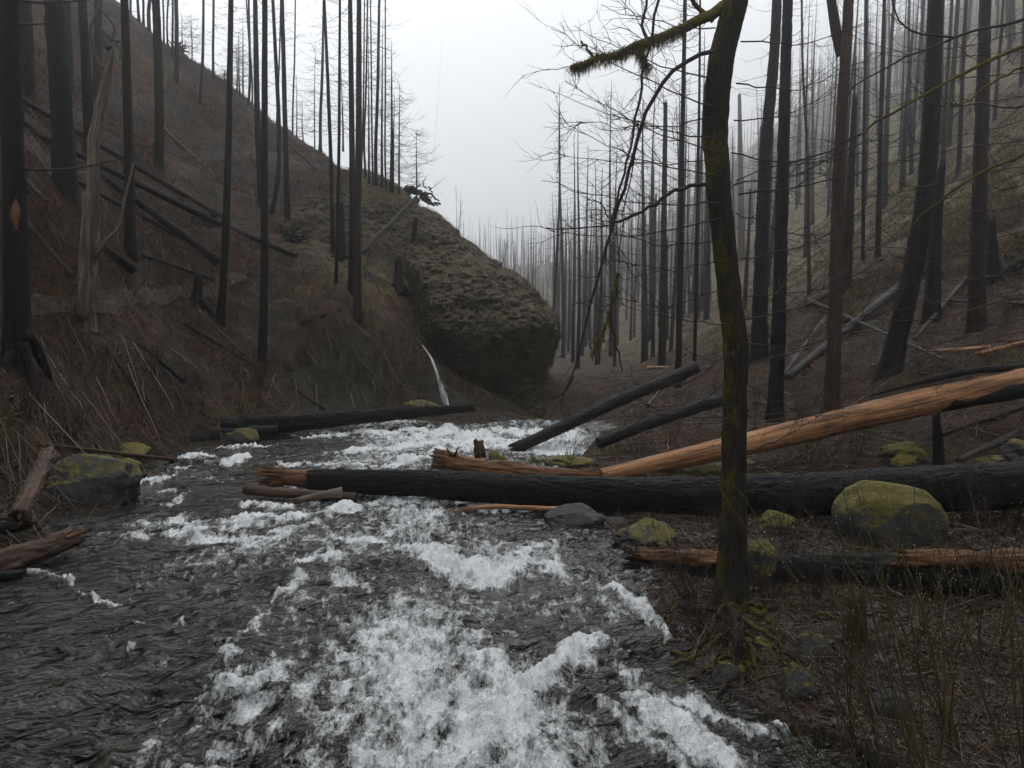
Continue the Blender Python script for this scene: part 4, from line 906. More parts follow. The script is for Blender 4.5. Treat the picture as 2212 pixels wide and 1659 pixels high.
# right slope logs
GS = 'grey logs lying on the right slope'
for pl, w0, w1, lab, mk_ in [
 ([(1940,625),(1880,670),(1810,730),(1700,820)],17,15,'thick grey log running down from the dark root mass','greywood'),
 ([(1845,610),(1790,640),(1740,665)],16,10,'grey log end sticking up left of the thick grey log','greywood'),
 ([(2088,602),(2030,670),(1975,735)],9,8,'thin grey log slanting behind the big leaning trunk','greywood'),
 ([(1745,650),(1830,685),(1910,735),(2040,780)],8,6,'long thin pale pole crossing the right slope','greywood'),
 ([(1785,690),(1740,760),(1690,820)],13,12,'dark grey log left of the reddish forked trunk','greywood'),
 ([(2025,762),(2080,755),(2140,750)],9,8,'orange broken branch on the litter above the peeled log','orange'),
 ([(2115,770),(2160,757),(2212,745)],9,10,'second orange branch right of the first on the litter','orange'),
 ([(1400,803),(1460,800),(1535,803)],7,5,'pale stripped pole lying on the hump behind the bend logs','orange'),
 ([(2050,655),(2130,657),(2230,662)],6,8,'pale thin log right of the brown burnt trunk','greywood'),
 ([(1880,795),(1940,810),(2000,815)],7,7,'small brown log at the foot of the leaning trunk','wetbrown'),
 ([(2070,1000),(2140,965),(2230,925)],13,14,'grey log behind the black log at right','greywood'),
 ([(2000,955),(2090,935),(2230,880)],10,14,'burnt log under the peeled log at right','char'),
 ([(1918,1020),(1950,990),(1995,960)],6,5,'short pale stick leaning on the yellow mossy rock','greywood'),
 ([(1600,780),(1640,740),(1700,690)],8,6,'dark pole leaning behind the maple','char'),
 ([(1730,1283),(1800,1280),(1950,1292)],7,5,'long brown stick on the gravel in front of the split log','wetbrown'),
 ([(1990,1355),(2060,1330),(2120,1315)],9,6,'brown forked stick on the gravel at right','wetbrown'),
 ([(1940,1400),(2060,1412),(2212,1425)],9,12,'burnt stick log sunk in the gravel at lower right','char'),
 ([(1400,880),(1415,862),(1428,842)],8,5,'broken brown stub pointing up between the bend logs','wetbrown'),
 ([(2212,560),(2150,600),(2090,640)],10,8,'burnt log on the slope behind the brown burnt trunk','char'),
 ([(1760,570),(1850,575),(1905,565)],6,8,'pale log high on the grassy hump','greywood')]:
    glog(pl, w0, w1, lab, group=None, matk=mk_, rough=.1, k=12, name='fallen_log' if 'log' in lab else 'fallen_branch', cat='log' if 'log' in lab else 'branch')

# ------------------------------------------------------------------ mossy maple in the foreground
mD = hit(1580,1325)[1]; mb0 = hit(1580,1325)
maple = thing('mossy_maple', mb0, 'leaning mossy maple trunk with bare branches in the right foreground', 'tree')
def mp3(pl, dD=0.0, ref=mD):
    return np.array([P(x, y, ref+dD+(d[0] if d else 0)) for x, y, *d in pl])-mb0
tk = [(1578,1345),(1580,1280),(1584,1180),(1586,1060),(1587,900),(1588,800),(1590,740),(1578,650),(1566,560),(1552,420),(1545,300),(1548,200),(1562,110),(1585,20),(1598,-60),(1605,-200),(1600,-420),(1590,-800)]
q_, t_ = resample(mp3(tk), 420); R = np.interp(t_, [0, .05, .12, .35, .55, .75, .9, 1], [.25, .18, .158, .143, .152, .148, .11, .05])
mb = MB(); tubes(mb, q_, R, 90, rough=.09, seed=2, flute=.35, plates=.007, pf=(22, 22, 7)); mb.build('trunk', M['mossbark'], maple)
class Grow:
    def __init__(s): s.lines = {}
    def line(s, pts, r0, r1, n=9, jit=.0):
        q_, t_ = resample(pts, n)
        if jit: q_[1:-1] += rng.normal(0, jit, (n-2, 3))
        s.lines.setdefault(n, []).append((q_, r0+(r1-r0)*t_)); return q_
    def twig(s, p, d, L, r, lv, up=.1, spread=.8):
        """slender bare twig that bends, with side twigs"""
        n = 7; pts = [p]; dd_ = d.copy()
        for i in range(n-1):
            dd_ = norm(dd_+rng.normal(0, .16, 3)+np.array((0, 0, up*.35))); pts.append(pts[-1]+dd_*L/(n-1))
        pts = np.array(pts); s.lines.setdefault(n, []).append((pts, r*(1-.75*np.linspace(0, 1, n))))
        if lv > 0:
            for i in range(rng.integers(2, 5)):
                f = rng.uniform(.2, .95)*(n-1); i0 = min(int(f), n-2); p2 = pts[i0]+(pts[i0+1]-pts[i0])*(f-i0)
                ax = norm(rng.normal(0, 1, 3)*np.array((1, .6, 1))); d2_ = norm(norm(pts[i0+1]-pts[i0])+ax*spread)
                s.twig(p2, d2_, L*rng.uniform(.35, .65), r*.55, lv-1, up, spread)
    def each(s, name, mt, parent, k):
        for n, ls in s.lines.items():
            for a, b in ls:
                mb = MB(); tubes(mb, a[None], b[None], k, cap=False); mb.build(name, mt, parent)
    def flush(s, name, mt, parent, k=5, origin=None):
        mb = MB()
        for n, ls in s.lines.items(): tubes(mb, np.array([a for a, _ in ls]), np.array([b for _, b in ls]), k, cap=False)
        return mb.build(name, mt, parent)
g = Grow(); gt = Grow()
def limb(pl, r0, r1, side=14, lv=1, tl=.7, mossy=False, up=.1, biasx=-1, n=14, dD=0.0, tr=.006):
    w = mp3(pl, dD); G_ = gm_ if mossy else g
    q_ = G_.line(w, r0, r1, n, .012)
    for i in range(side):
        f = rng.uniform(.12, 1)*(n-1); i0 = min(int(f), n-2); p = q_[i0]+(q_[i0+1]-q_[i0])*(f-i0)
        d = norm(norm(q_[i0+1]-q_[i0])+norm(rng.normal(0, 1, 3)*np.array((1, .5, .8)))*1.0+np.array((biasx*.25, 0, up)))
        gt.twig(p, d, tl*rng.uniform(.4, 1.2), tr*rng.uniform(.6, 1.2), lv, up)
    return q_
gm_ = Grow()
bough = limb([(1590,5),(1545,30),(1480,62),(1420,82),(1370,105),(1300,128),(1234,146,-.1)], .075, .035, 16, 1, .7, True)
limb([(1282,132),(1275,112),(1262,98),(1256,88)], .022, .012, 0, mossy=True, n=8); limb([(1256,100),(1268,96)], .012, .006, 0, mossy=True, n=5)
limb([(1375,100),(1388,130),(1392,118)], .05, .03, 2, mossy=True, n=6)
limb([(1540,45),(1510,20),(1490,-5),(1470,-60)], .035, .02, 6, mossy=True, n=8)
limb([(1400,88),(1380,60),(1390,30),(1400,-20),(1395,-90)], .022, .01, 6, n=10)
# long hanging limbs
limb([(1545,110),(1480,130),(1430,180),(1390,240),(1375,320),(1345,420),(1322,490),(1290,600),(1268,690),(1252,760),(1240,812),(1215,855)], .028, .012, 26, 1, .7, n=26, dD=-.3)
limb([(1430,-30),(1410,60),(1385,180),(1372,260),(1350,380),(1330,450),(1318,500)], .018, .014, 14, 1, .6, n=18, dD=-.35)
limb([(1378,260),(1370,350),(1352,440),(1340,500),(1338,570)], .010, .006, 8, 1, .4, n=12, dD=-.3)
limb([(1240,812),(1212,862),(1170,860),(1120,838),(1098,832)], .010, .005, 6, 0, .25, n=10, dD=-.3)
limb([(1214,862),(1212,905),(1260,920),(1300,905)], .007, .003, 4, 0, .2, n=9, dD=-.3)
limb([(1215,862),(1195,890),(1160,925)], .006, .003, 4, 0, .25, n=8, dD=-.3)
limb([(1525,398),(1480,402),(1430,425),(1380,462),(1325,480)], .028, .018, 10, 1, .6, n=14)
limb([(1325,485),(1290,425),(1270,432)], .010, .006, 3, 0, .3, n=8); limb([(1325,485),(1270,492),(1230,495),(1180,492)], .011, .007, 4, 0, .3, n=8)
limb([(1335,590),(1330,640),(1310,700),(1285,745),(1277,770)], .02, .014, 5, 0, .3, mossy=True, n=12, dD=-.25)
limb([(1322,630),(1318,680),(1330,740),(1345,800)], .018, .01, 4, 1, .4, n=10, dD=-.2)
# fans of fine twigs reaching left over the sky
for (x, y, x2, y2, r, sd_) in [(1545,60,1300,10,.009,10),(1540,170,1240,55,.010,10),(1545,230,1190,62,.010,12),(1545,250,1245,262,.009,12),(1548,300,1230,212,.010,12),(1555,330,1220,175,.009,10),
  (1550,345,1185,328,.008,12),(1552,380,1225,268,.009,12),(1560,440,1170,390,.010,10),(1560,470,1190,500,.010,9),(1562,520,1250,470,.008,12),(1570,560,1320,560,.007,8),(1575,620,1300,640,.008,8),(1585,700,1340,655,.008,8),(1588,760,1370,830,.008,8),(1588,820,1340,900,.007,9),(1588,900,1330,850,.007,9)]:
    mid = ((x+x2)/2+rng.uniform(-20, 20), (y+y2)/2+rng.uniform(10, 45))
    limb([(x, y), (x*.75+x2*.25, y*.75+y2*.25+15), mid, (x*.2+x2*.8, y*.2+y2*.8+12), (x2, y2)], r, .003, sd_, 1, .55, n=12, dD=-rng.uniform(0, .8), up=.12, tr=.0048)
# and to the right
for (x, y, x2, y2, r, sd_) in [(1600,90,1850,60,.010,10),(1590,180,1840,150,.010,12),(1585,260,1800,200,.009,12),(1580,330,1860,330,.010,14),(1585,400,1880,300,.011,14),(1595,420,2000,330,.012,14),(1590,460,1800,520,.008,12),(1600,560,1900,430,.009,12),(1610,640,1860,600,.008,12),(1612,690,1900,560,.010,14),(1610,740,1850,700,.008,12),(1612,790,1920,640,.009,10),(1612,830,1830,900,.007,10),(1612,900,1900,830,.008,12),(1612,980,1840,850,.008,10),(1610,1060,1800,960,.008,9)]:
    mid = ((x+x2)/2, (y+y2)/2+rng.uniform(5, 40))
    limb([(x, y), mid, (x2, y2)], r, .003, sd_, 1, .6, n=12, dD=-rng.uniform(-.4, .8), up=.1, biasx=1, tr=.0048)
g.each('branch', M['twig'], maple, 7); gm_.each('branch', M['mossbranch'], maple, 10); gt.flush('crown', M['twig'], maple, 4)
# hanging moss on the bough
def strands(pts, rad, n, L, spread=1.0):
    mb = MB(); i = rng.uniform(0, len(pts)-1.001, n); i0 = i.astype(int); p = pts[i0]+(pts[i0+1]-pts[i0])*(i-i0)[:, None]; p = p+rng.normal(0, 1, (n, 3))*np.array(rad)[i0][:, None]*.6*spread
    l = L*rng.uniform(.3, 1, n)**1.5; w = rng.uniform(.003, .007, n); a = rng.uniform(0, 3.14, n); c = rng.uniform(0, 1, n)
    sx_, sy_ = np.cos(a)*w, np.sin(a)*w; dz = np.stack([rng.normal(0, .2, n)*l, rng.normal(0, .2, n)*l, -l], 1)
    V = np.stack([p+np.stack([sx_, sy_, 0*w], 1), p-np.stack([sx_, sy_, 0*w], 1), p+dz], 1).reshape(-1, 3)
    mb.add(V, np.arange(3*n).reshape(-1, 3), None, np.repeat(c, 3)); return mb
q_ = bough; ms = strands(q_[4:], np.linspace(.06, .04, len(q_)-4), 2600, .16); ms.build('hanging_moss', M['mosshang'], maple, smooth=False)
q_ = mp3([(1378,105),(1390,130),(1398,150)]); ms = strands(resample(q_, 6)[0], [.05]*6, 500, .18); ms.build('hanging_moss', M['mosshang'], maple, smooth=False)
q_ = mp3([(1335,590),(1330,640),(1310,700),(1285,745),(1277,770)], -.25); ms = strands(resample(q_, 10)[0], [.04]*10, 500, .10); ms.build('hanging_moss', M['mosshang'], maple, smooth=False)
# roots and root moss mound at its foot
rb = MB()
for (x2, y2, w) in [(1440,1360,.05),(1455,1440,.05),(1520,1420,.07),(1560,1500,.06),(1620,1430,.09),(1690,1440,.08),(1700,1400,.08),(1660,1340,.07),(1760,1480,.05),(1500,1330,.05),(1600,1480,.07),(1470,1400,.04),(1640,1500,.05),(1540,1390,.07),(1590,1390,.09),(1650,1290,.05)]:
    a_ = np.array((rng.normal(0, .06), rng.normal(-.05, .05), rng.uniform(.02, .22))); e_ = hit(x2, y2)-mb0+np.array((0, 0, .02)); m1 = a_*.6+e_*.4+rng.normal(0, .07, 3)+np.array((0, 0, .05)); m2 = a_*.25+e_*.75+rng.normal(0, .08, 3)+np.array((0, 0, .06))
    q_, t_ = resample(np.array([a_, m1, m2, e_, e_-np.array((0, 0, .15))]), 22); q_[2:-1] += rng.normal(0, .02, (19, 3)); tubes(rb, q_, w*.6*(1.25-.9*t_), 10, rough=.22)
rb.build('root', M['mossroot'], maple)
rb = MB(); e0 = hit(1590, 1400)
for _ in range(75):
    x, y = rng.normal(1580, 75), rng.normal(1395, 45)
    if x < 1435: continue
    a_ = hit(x, y)-mb0; az = rng.uniform(0, 6.28); l = rng.uniform(.15, .6); d_ = np.array((math.cos(az), math.sin(az), 0))*l; e_ = a_+d_
    e_[2] = float(terr(np.array([e_[0]+mb0[0]]), np.array([e_[1]+mb0[1]]))[0])-mb0[2]; m_ = (a_+e_)/2+np.array((rng.normal(0, .05), rng.normal(0, .05), rng.uniform(.02, .14)))
    q_, t_ = resample(np.array([a_-(0, 0, .03), a_*.6+m_*.4+(0, 0, .03), m_, e_]), 12); tubes(rb, q_, rng.uniform(.008, .035)*(1.1-.7*t_), 7, rough=.3)
tag(rb.build('root_tangle', M['mossroot'], maple), kind='stuff')
for (x, y, s_, sd_) in [(1560,1362,.12,1),(1635,1395,.14,2),(1585,1440,.13,4)]:
    b = hit(x, y)-mb0; lump(b+np.array((0, 0, .0)), (s_*1.7, s_*1.2, s_*.6), sd_+40, 'moss_mound', 'rockmoss', None, parent=maple, sub=5, rough=.6)
log([P(1675,1448,8.8),P(1672,1490,8.6),P(1665,1530,8.4),P(1690,1565,8.2)], .018, .022, 'small curved root stick dipping into the water below the maple', matk='wetbrown', name='stick', cat='stick', k=8)

# mossy boughs of a maple just outside the right edge
rootp = np.array((8.6, 9.5, float(terr(np.array([8.6]), np.array([9.5]))[0])))
sm_ = thing('mossy_maple', rootp, 'boughs of a moss streaked maple reaching in from the right edge', 'tree')
mb0_ = mb0; mb0 = rootp
tb = MB(); q_, t_ = resample(np.array([(0, 0, -.3), (0, 0, 1.5), (.1, .1, 4), (.0, .1, 7), (-.2, .2, 11)]), 40); tubes(tb, q_, .2*(1-.6*t_), 20, rough=.08, flute=.4); tb.build('trunk', M['mossbark'], sm_)
g = Grow(); gt = Grow(); gm_ = Grow(); mD2 = mD; mD = 9.5
def mp3(pl, dD=0.0, ref=9.5): return np.array([P(x, y, ref+dD+(d[0] if d else 0)) for x, y, *d in pl])-mb0
limb([(2620,-40),(2400,30),(2212,100),(2025,183),(1960,230),(1912,250),(1860,290)], .035, .014, 10, 1, .5, True, n=20)
limb([(1860,290),(1780,330),(1708,350),(1640,365),(1590,390)], .012, .006, 8, 1, .4, n=12)
limb([(2620,200),(2400,270),(2212,333),(2150,358),(2125,367),(2075,400),(2042,417),(2000,460),(1968,493)], .035, .010, 10, 1, .5, True, n=20)
limb([(2620,-120),(2212,45),(2130,60),(2060,80),(1990,110),(1900,150),(1840,190)], .03, .008, 12, 1, .5, n=20)
limb([(2212,145),(2150,170),(2110,200),(2080,230),(2035,215),(2020,260)], .016, .006, 10, 1, .4, True, n=14)
limb([(2060,80),(1980,80),(1940,40),(1930,0),(1900,-60)], .014, .008, 8, 1, .4, n=12)
limb([(2600,560),(2300,640),(2212,640),(2120,655),(2050,690),(1985,690),(1900,690)], .016, .006, 8, 1, .4, n=16)
limb([(2250,200),(2212,240),(2150,220),(2080,230),(2000,225)], .012, .005, 8, 1, .4, n=12)
limb([(2040,400),(1985,405),(1940,402)], .012, .006, 3, 0, .3, True, n=8)
for i in range(16):
    y = 60+i*48; limb([(2450,y-60),(2250,y),(2080+rng.uniform(-40,40),y+rng.uniform(0,50)),(1900+rng.uniform(-120,60),y+rng.uniform(20,120))], .008, .003, 9, 1, .5, n=12, dD=rng.uniform(-1, 1.5), tr=.0045)
g.each('branch', M['twig'], sm_, 6); gm_.each('branch', M['mossbranch'], sm_, 8); gt.flush('crown', M['twig'], sm_, 4)

# ------------------------------------------------------------------ bare shrubs
def shrub(base, n, L, label, name='bare_shrub', matk='twig', lean=(0, 0), lv=1, r=.006, spread=.5, group=None, buds=False, twl=.5):
    o = thing(name, base, label, 'shrub', group); g2 = Grow(); tips = []
    for i in range(n):
        d = norm(np.array((rng.normal(lean[0], spread), rng.normal(lean[1], spread*.7), 1.0))); l = L*rng.uniform(.55, 1.1)
        p = np.array((rng.normal(0, .07), rng.normal(0, .07), -.05)); nn = 9; pts = [p]; dd_ = d.copy()
        for _ in range(nn-1):
            dd_ = norm(dd_+rng.normal(0, .07, 3)+np.array((0, 0, .06))); pts.append(pts[-1]+dd_*l/(nn-1))
        pts = np.array(pts); rr = r*rng.uniform(.7, 1.3); g2.lines.setdefault(nn, []).append((pts, rr*(1-.75*np.linspace(0, 1, nn)))); tips.append(pts[4:])
        for j in range(rng.integers(2, 6)):
            f = rng.uniform(.2, .9)*(nn-1); i0 = int(f); q = pts[i0]; d2_ = norm(norm(pts[min(i0+1, nn-1)]-pts[i0-1 if i0 else 0])+norm(rng.normal(0, 1, 3))*.55)
            m0 = len(g2.lines.get(7, [])); g2.twig(q, d2_, l*rng.uniform(.2, twl), rr*.5, lv-1, .25, .55)
            for a_, _ in g2.lines.get(7, [])[m0:]: tips.append(a_)
    g2.flush('stems', M[matk], o, 5)
    if buds:
        bb = MB(); pts = []
        for tpt in tips:
            for s_ in range(len(tpt)-1):
                for u_ in np.arange(0, 1, .34): pts.append(tpt[s_]*(1-u_)+tpt[s_+1]*u_+rng.normal(0, .002, 3))
        pts = np.array(pts); pts = pts[rng.random(len(pts)) < .28]; n_ = len(pts); s_ = .0045
        oc = np.array([(1, 0, 0), (0, 1, 0), (-1, 0, 0), (0, -1, 0), (0, 0, 2.0), (0, 0, -1.6)])*s_
        V = pts[:, None]+oc[None]*rng.uniform(.6, 1.2, (n_, 1, 1)); fi = np.array([(0, 1, 4), (1, 2, 4), (2, 3, 4), (3, 0, 4), (1, 0, 5), (2, 1, 5), (3, 2, 5), (0, 3, 5)])
        bb.add(V, (fi[None]+(np.arange(n_)*6)[:, None, None]).reshape(-1, 3), None, np.repeat(rng.uniform(0, 1, n_), 6)); tag(bb.build('buds', M['bud'], o), kind='stuff')
    return o
def onb(x, y): return hit(x, y, 3.0)
GW = 'willow shrubs on the gravel bank'
for (x, y, n, L, ln, lab) in [
 (1960,1900,10,3.1,(-.42,.0),'willow shrub leaning out over the water at the bottom right'),
 (2040,1800,10,3.0,(-.25,.1),'budding willow shrub second from the lower right corner'),
 (2230,1760,10,2.9,(-.15,.1),'budding willow shrub filling the lower right corner'),
 (2060,1600,8,2.3,(-.3,.1),'willow shrub on the gravel in front of the red stump'),
 (1860,1600,7,1.9,(-.35,.0),'small willow shrub right of the square grey rock'),
 (2140,1450,9,1.7,(.0,.1),'willow shrub standing before the orange end of the split log'),
 (1980,1450,8,1.5,(-.1,.1),'willow shrub in front of the black belly of the split log'),
 (2330,1560,8,2.4,(-.2,.1),'willow shrub at the right edge above the corner')]:
    shrub(onb(x, y), n, L, lab, 'willow_shrub', 'willow', ln, 1, .0095, .30, GW, True, .55)
GB = 'bare brown shrubs along the right waterline'
for (x, y, n, L, ln, lab) in [
 (1540,1370,22,1.1,(-.6,.1),'brown twiggy shrub left of the maple foot over the water'),
 (1500,1300,16,1.3,(-.5,.2),'fine brown shrub between the maple and the low dark rock'),
 (1560,1180,16,1.4,(-.2,.1),'brown shrub behind the maple before the black log'),
 (1700,1200,16,1.3,(.2,.1),'brown shrub right behind the maple by the upright boulder'),
 (1230,1010,16,.9,(.0,.1),'small reddish shrub on the bank at the creek bend'),
 (1380,985,14,1.1,(.1,.1),'reddish shrub on the bank under the bend logs'),
 (1450,960,14,1.6,(.1,.1),'tall thin shrub beside the parallel black log'),
 (1750,1010,14,1.6,(.1,.1),'grey twiggy shrub below the middle of the orange log'),
 (1850,1000,14,1.5,(.0,.1),'grey twiggy shrub left of the bright mossy rocks'),
 (1630,930,14,2.2,(.2,.1),'tall bare shrub behind the maple above the orange log'),
 (1730,900,14,2.4,(-.1,.1),'tall bare shrub between the pair and the reddish trunk'),
 (1880,880,14,2.0,(.1,.1),'tall bare shrub left of the big leaning trunk'),
 (2060,860,12,1.6,(.1,.1),'bare shrub between the big leaning trunk and the right edge'),
 (2180,700,14,2.0,(-.2,.1),'bare shrub on the slope at the right edge'),
 (1780,700,14,2.6,(.0,.1),'pale bare shrub on the slope behind the reddish trunk'),
 (1300,900,12,2.0,(.0,.1),'thin bare shrub on the hump behind the bend logs'),
 (1540,860,14,2.6,(.0,.1),'thin bare shrub on the hump left of the maple trunk'),
 (1660,1310,20,.9,(.1,.1),'low brown shrub at the right side of the maple roots'),
 (1600,1440,16,.7,(-.3,.0),'low twiggy shrub among the mossy maple roots'),
 (1760,1300,20,1.0,(.0,.1),'low brown shrub left of the rotten red stump'),
 (2090,1300,20,1.1,(.0,.1),'low brown shrub under the orange slab of the split log'),
 (1740,1120,18,1.1,(.1,.1),'brown shrub left of the big round mossy boulder'),
 (2120,1150,18,1.1,(-.1,.1),'brown shrub right of the big round mossy boulder'),
 (1980,800,16,1.6,(.1,.1),'bare shrub right of the foot of the big leaning trunk'),
 (150,960,20,1.2,(.2,.0),'brown shrub above the large left boulder'),
 (60,900,20,1.5,(.2,.0),'brown shrub below the broad scarred trunk'),
 (330,800,20,1.6,(.2,.0),'brown shrub halfway down the left slope above the creek'),
 (560,840,20,1.4,(.2,.0),'brown shrub on the left slope above the far dark log'),
 (660,790,18,1.6,(.2,.0),'brown shrub right of the lowest black trunk')]:
    shrub(hit(x, y), n, L, lab, 'bare_shrub', 'twig', ln, 2, .006, .35, GB, False, .5)
for (x, y, s_, lab) in [(990,505,2.6,'small bare sapling on the bluff edge against the sky'),(1085,570,1.6,'low bare bush on the far slope of the bluff')]:
    b = hit(x, y, 20, 60); b = P(x, y+4, min(b[1], 41)); shrub(b, 3, s_, lab, 'bare_sapling', 'twig', (0, 0), 2, .012, .12 if s_ > 2 else .5, None, False, .5)
# ------------------------------------------------------------------ far forest on the right slope and in the valley
protos = []
for i in range(9):
    h_ = rng.uniform(22, 31); br = i in (3, 7); tmb, bmb = conifer_meshes(h_*(.55 if br else 1), rng.uniform(.20, .34), 130 if i % 3 else 70, 100+i, 2.4, .22, br, 8, lean=(rng.normal(0, .012), 0), flare=.2, tw=4, brad=.02)
    dummy = bpy.data.objects.new('tmp', None); C.objects.link(dummy)
    a = tmb.build('trunk', M['char'], dummy); b = bmb.build('crown', M['twig'], dummy)
    protos.append((a.data, b.data)); bpy.data.objects.remove(a); bpy.data.objects.remove(b); bpy.data.objects.remove(dummy)
def put(base, label, group, sc_=1.0, i=None, mat_=None):
    i = int(rng.integers(0, len(protos))) if i is None else i
    o = thing('burnt_conifer', base, label, 'tree', group); o.rotation_euler = (rng.normal(0, .015), rng.normal(0, .02), rng.uniform(0, 6.28)); o.scale = (sc_,)*3
    for nm, me in zip(('trunk', 'crown'), protos[i]):
        c = bpy.data.objects.new(nm, me); C.objects.link(c); c.parent = o
spots = []
def scatter(n, x0, x1, D0, D1, ymin, ymax, label, group, mind=1.5, smin=.75, smax=1.1):
    c = 0; tries = 0
    while c < n and tries < n*60:
        tries += 1; px = rng.uniform(x0, x1); D = D0*(D1/D0)**rng.uniform(0, 1)
        a, _ = ray(px, 700); x = a*D; z = float(terr(np.array([x]), np.array([D]))[0])
        py = 829.5-F*math.tan(math.atan2(z-H, D)+TH)
        if not (ymin < py < ymax): continue
        if any(abs(x-s[0])+abs(D-s[1]) < mind*(1+D/90) for s in spots): continue
        if river_sd(np.array([x]), np.array([D]))[0] < 1: continue
        spots.append((x, D)); put((x, D, z-.1), label, group, rng.uniform(smin, smax)); c += 1
scatter(60, 1190, 1560, 65, 150, 500, 860, 'slender burnt conifer standing in the misty valley right of the bluff', 'burnt conifers in the misty valley', 1.6, .7, 1.0)
scatter(70, 1560, 2230, 62, 150, 60, 760, 'burnt conifer fading into mist on the right slope behind the near trunks', 'burnt conifers on the misty right slope', 2.2, .8, 1.1)
scatter(80, 1400, 2230, 150, 300, 20, 760, 'pale burnt conifer high on the fogged right mountainside', 'burnt conifers high on the fogged mountainside', 2.5, .8, 1.15)
scatter(44, 1075, 1400, 130, 260, 440, 760, 'ghostly burnt conifer barely visible in the fog at the valley head', 'ghostly conifers at the valley head', 2.0, .7, 1.0)
fmb = MB(); fx = []
for (n_, xa, xb, Da, Db) in ((420, 1200, 2260, 260, 470), (200, 1500, 2200, 230, 330), (110, 1075, 1420, 200, 420), (110, 1020, 1300, 360, 462), (90, 990, 1190, 380, 452)):
    px = rng.uniform(xa, xb, n_); D = rng.uniform(Da, Db, n_); fx.append(np.stack([(px-1106)/F*D, D], 1))
fx = np.concatenate(fx); fz = terr(fx[:, 0], fx[:, 1]); n_ = len(fx); hh = rng.uniform(16, 30, n_); t_ = np.linspace(0, 1, 4)[None]
ln_ = rng.normal(0, .02, n_)
Q = np.stack([fx[:, :1]+ln_[:, None]*hh[:, None]*t_, fx[:, 1:]+0*t_, fz[:, None]-.5+hh[:, None]*t_], -1); tubes(fmb, Q, rng.uniform(.16, .32, n_)[:, None]*(1-.8*t_), 5, cap=False)
nb_ = 34; f = rng.uniform(.3, .98, (n_, nb_)); p0 = np.stack([fx[:, :1]+ln_[:, None]*hh[:, None]*f, fx[:, 1:]+0*f, fz[:, None]-.5+hh[:, None]*f], -1).reshape(-1, 3)
dead_branches(fmb, p0, rng.uniform(0, 6.28, n_*nb_), (2.6*(1.1-f)*rng.uniform(.4, 1.1, (n_, nb_))).ravel(), rng.uniform(.1, .5, n_*nb_), np.full(n_*nb_, .03), 0, n=4)
tag(fmb.build('distant_forest', M['char']), 'far burnt forest dissolving into fog on the mountainside', 'forest', kind='stuff')

# ------------------------------------------------------------------ loose ground cover
def sample_land(n, u0, u1, D0, D1, cond=None):
    X_ = []; tot = 0
    while tot < n:
        u = rng.uniform(u0, u1, n); D = D0*(D1/D0)**rng.uniform(0, 1, n); x = u*D
        m = river_sd(x, D) > .12
        if cond is not None: m &= cond(x, D)
        X_.append(np.stack([x[m], D[m]], 1)); tot += m.sum()
        if m.sum() < n*.02: break
    X_ = np.concatenate(X_)[:n]; z = terr(X_[:, 0], X_[:, 1]); return np.concatenate([X_, z[:, None]], 1)
def blades(p, L, w, dirs, col, bend=.5, name='brush', mt=None, label='', cat='', segs=2):
    n = len(p); a = rng.uniform(0, 6.28, n); s = np.stack([np.cos(a), np.sin(a), np.zeros(n)], 1)*w[:, None]
    t = norm(dirs); mid = p+t*L[:, None]*.5; tip = mid+norm(t+np.stack([rng.normal(0, bend, n), rng.normal(0, bend, n), rng.normal(-bend*.4, bend*.5, n)], 1))*L[:, None]*.5
    V = np.stack([p-s, p+s, mid+s*.7, mid-s*.7, tip], 1).reshape(-1, 3); mb = MB(); i = np.arange(n)*5
    mb.add(V, np.stack([i, i+1, i+2, i+3], 1), None, np.repeat(col, 5)); mb.F[3].append(np.stack([i+3, i+2, i+4], 1))
    return tag(mb.build(name, mt, smooth=False), label, cat, kind='stuff')
p = sample_land(210000, -.72, -.02, 11, 62)
dn = 1+p[:, 1]*.012; n = len(p); patch = fbm(xy0(p[:, 0], p[:, 1], .5, .5), 3, 80)
keep = rng.random(n) < np.clip(.65+patch*.9, .12, 1); p = p[keep]; n = len(p); patch = patch[keep]
blades(p-np.array((0, 0, .03)), rng.uniform(.12, .5, n)*(.8+.4*patch), .0035+.00022*p[:, 1], np.stack([rng.normal(.25, .6, n), rng.normal(-.2, .6, n), rng.uniform(.25, 1, n)], 1), np.clip(rng.beta(2, 2.6, n)+patch*.12, 0, 1), .6, 'dry_brush', M['brush'], 'reddish brown dead brush covering the left hillside', 'brush')
p = sample_land(70000, .0, .72, 6.5, 60, lambda x, y: (x > .2) & ((y > 10) | (rng.random(len(x)) < .25)))
n = len(p)
blades(p-np.array((0, 0, .03)), rng.uniform(.1, .42, n), .003+.0002*p[:, 1], np.stack([rng.normal(-.1, .7, n), rng.normal(-.1, .7, n), rng.uniform(.15, 1, n)], 1), rng.beta(2, 2.6, n), .6, 'dry_brush', M['brush'], 'brown dead brush and litter covering the right bank', 'brush')
p = sample_land(26000, -.7, .7, 10, 55, lambda x, y: fbm(xy0(x, y, .7, .7), 3, 90) > .42)
n = len(p)
blades(p, rng.uniform(.08, .3, n), .004+.0003*p[:, 1], np.stack([rng.normal(0, .8, n), rng.normal(-.2, .8, n), rng.uniform(.3, 1, n)], 1), rng.beta(2, 2.4, n), .8, 'fern_clumps', M['fern'], 'scattered green fern and moss tufts on both banks', 'ferns')
p = sample_land(60000, .22, .75, 32, 95, lambda x, y: fbm(xy0(x, y, .35, .35), 3, 95) > -.05)
n = len(p)
blades(p, rng.uniform(.15, .5, n), .004+.0004*p[:, 1], np.stack([rng.normal(-.8, .4, n), rng.normal(-.5, .4, n), rng.uniform(.1, .8, n)], 1), rng.beta(2, 2, n), .5, 'dry_grass', M['tan'], 'pale dry grass on the misty right slope', 'grass')
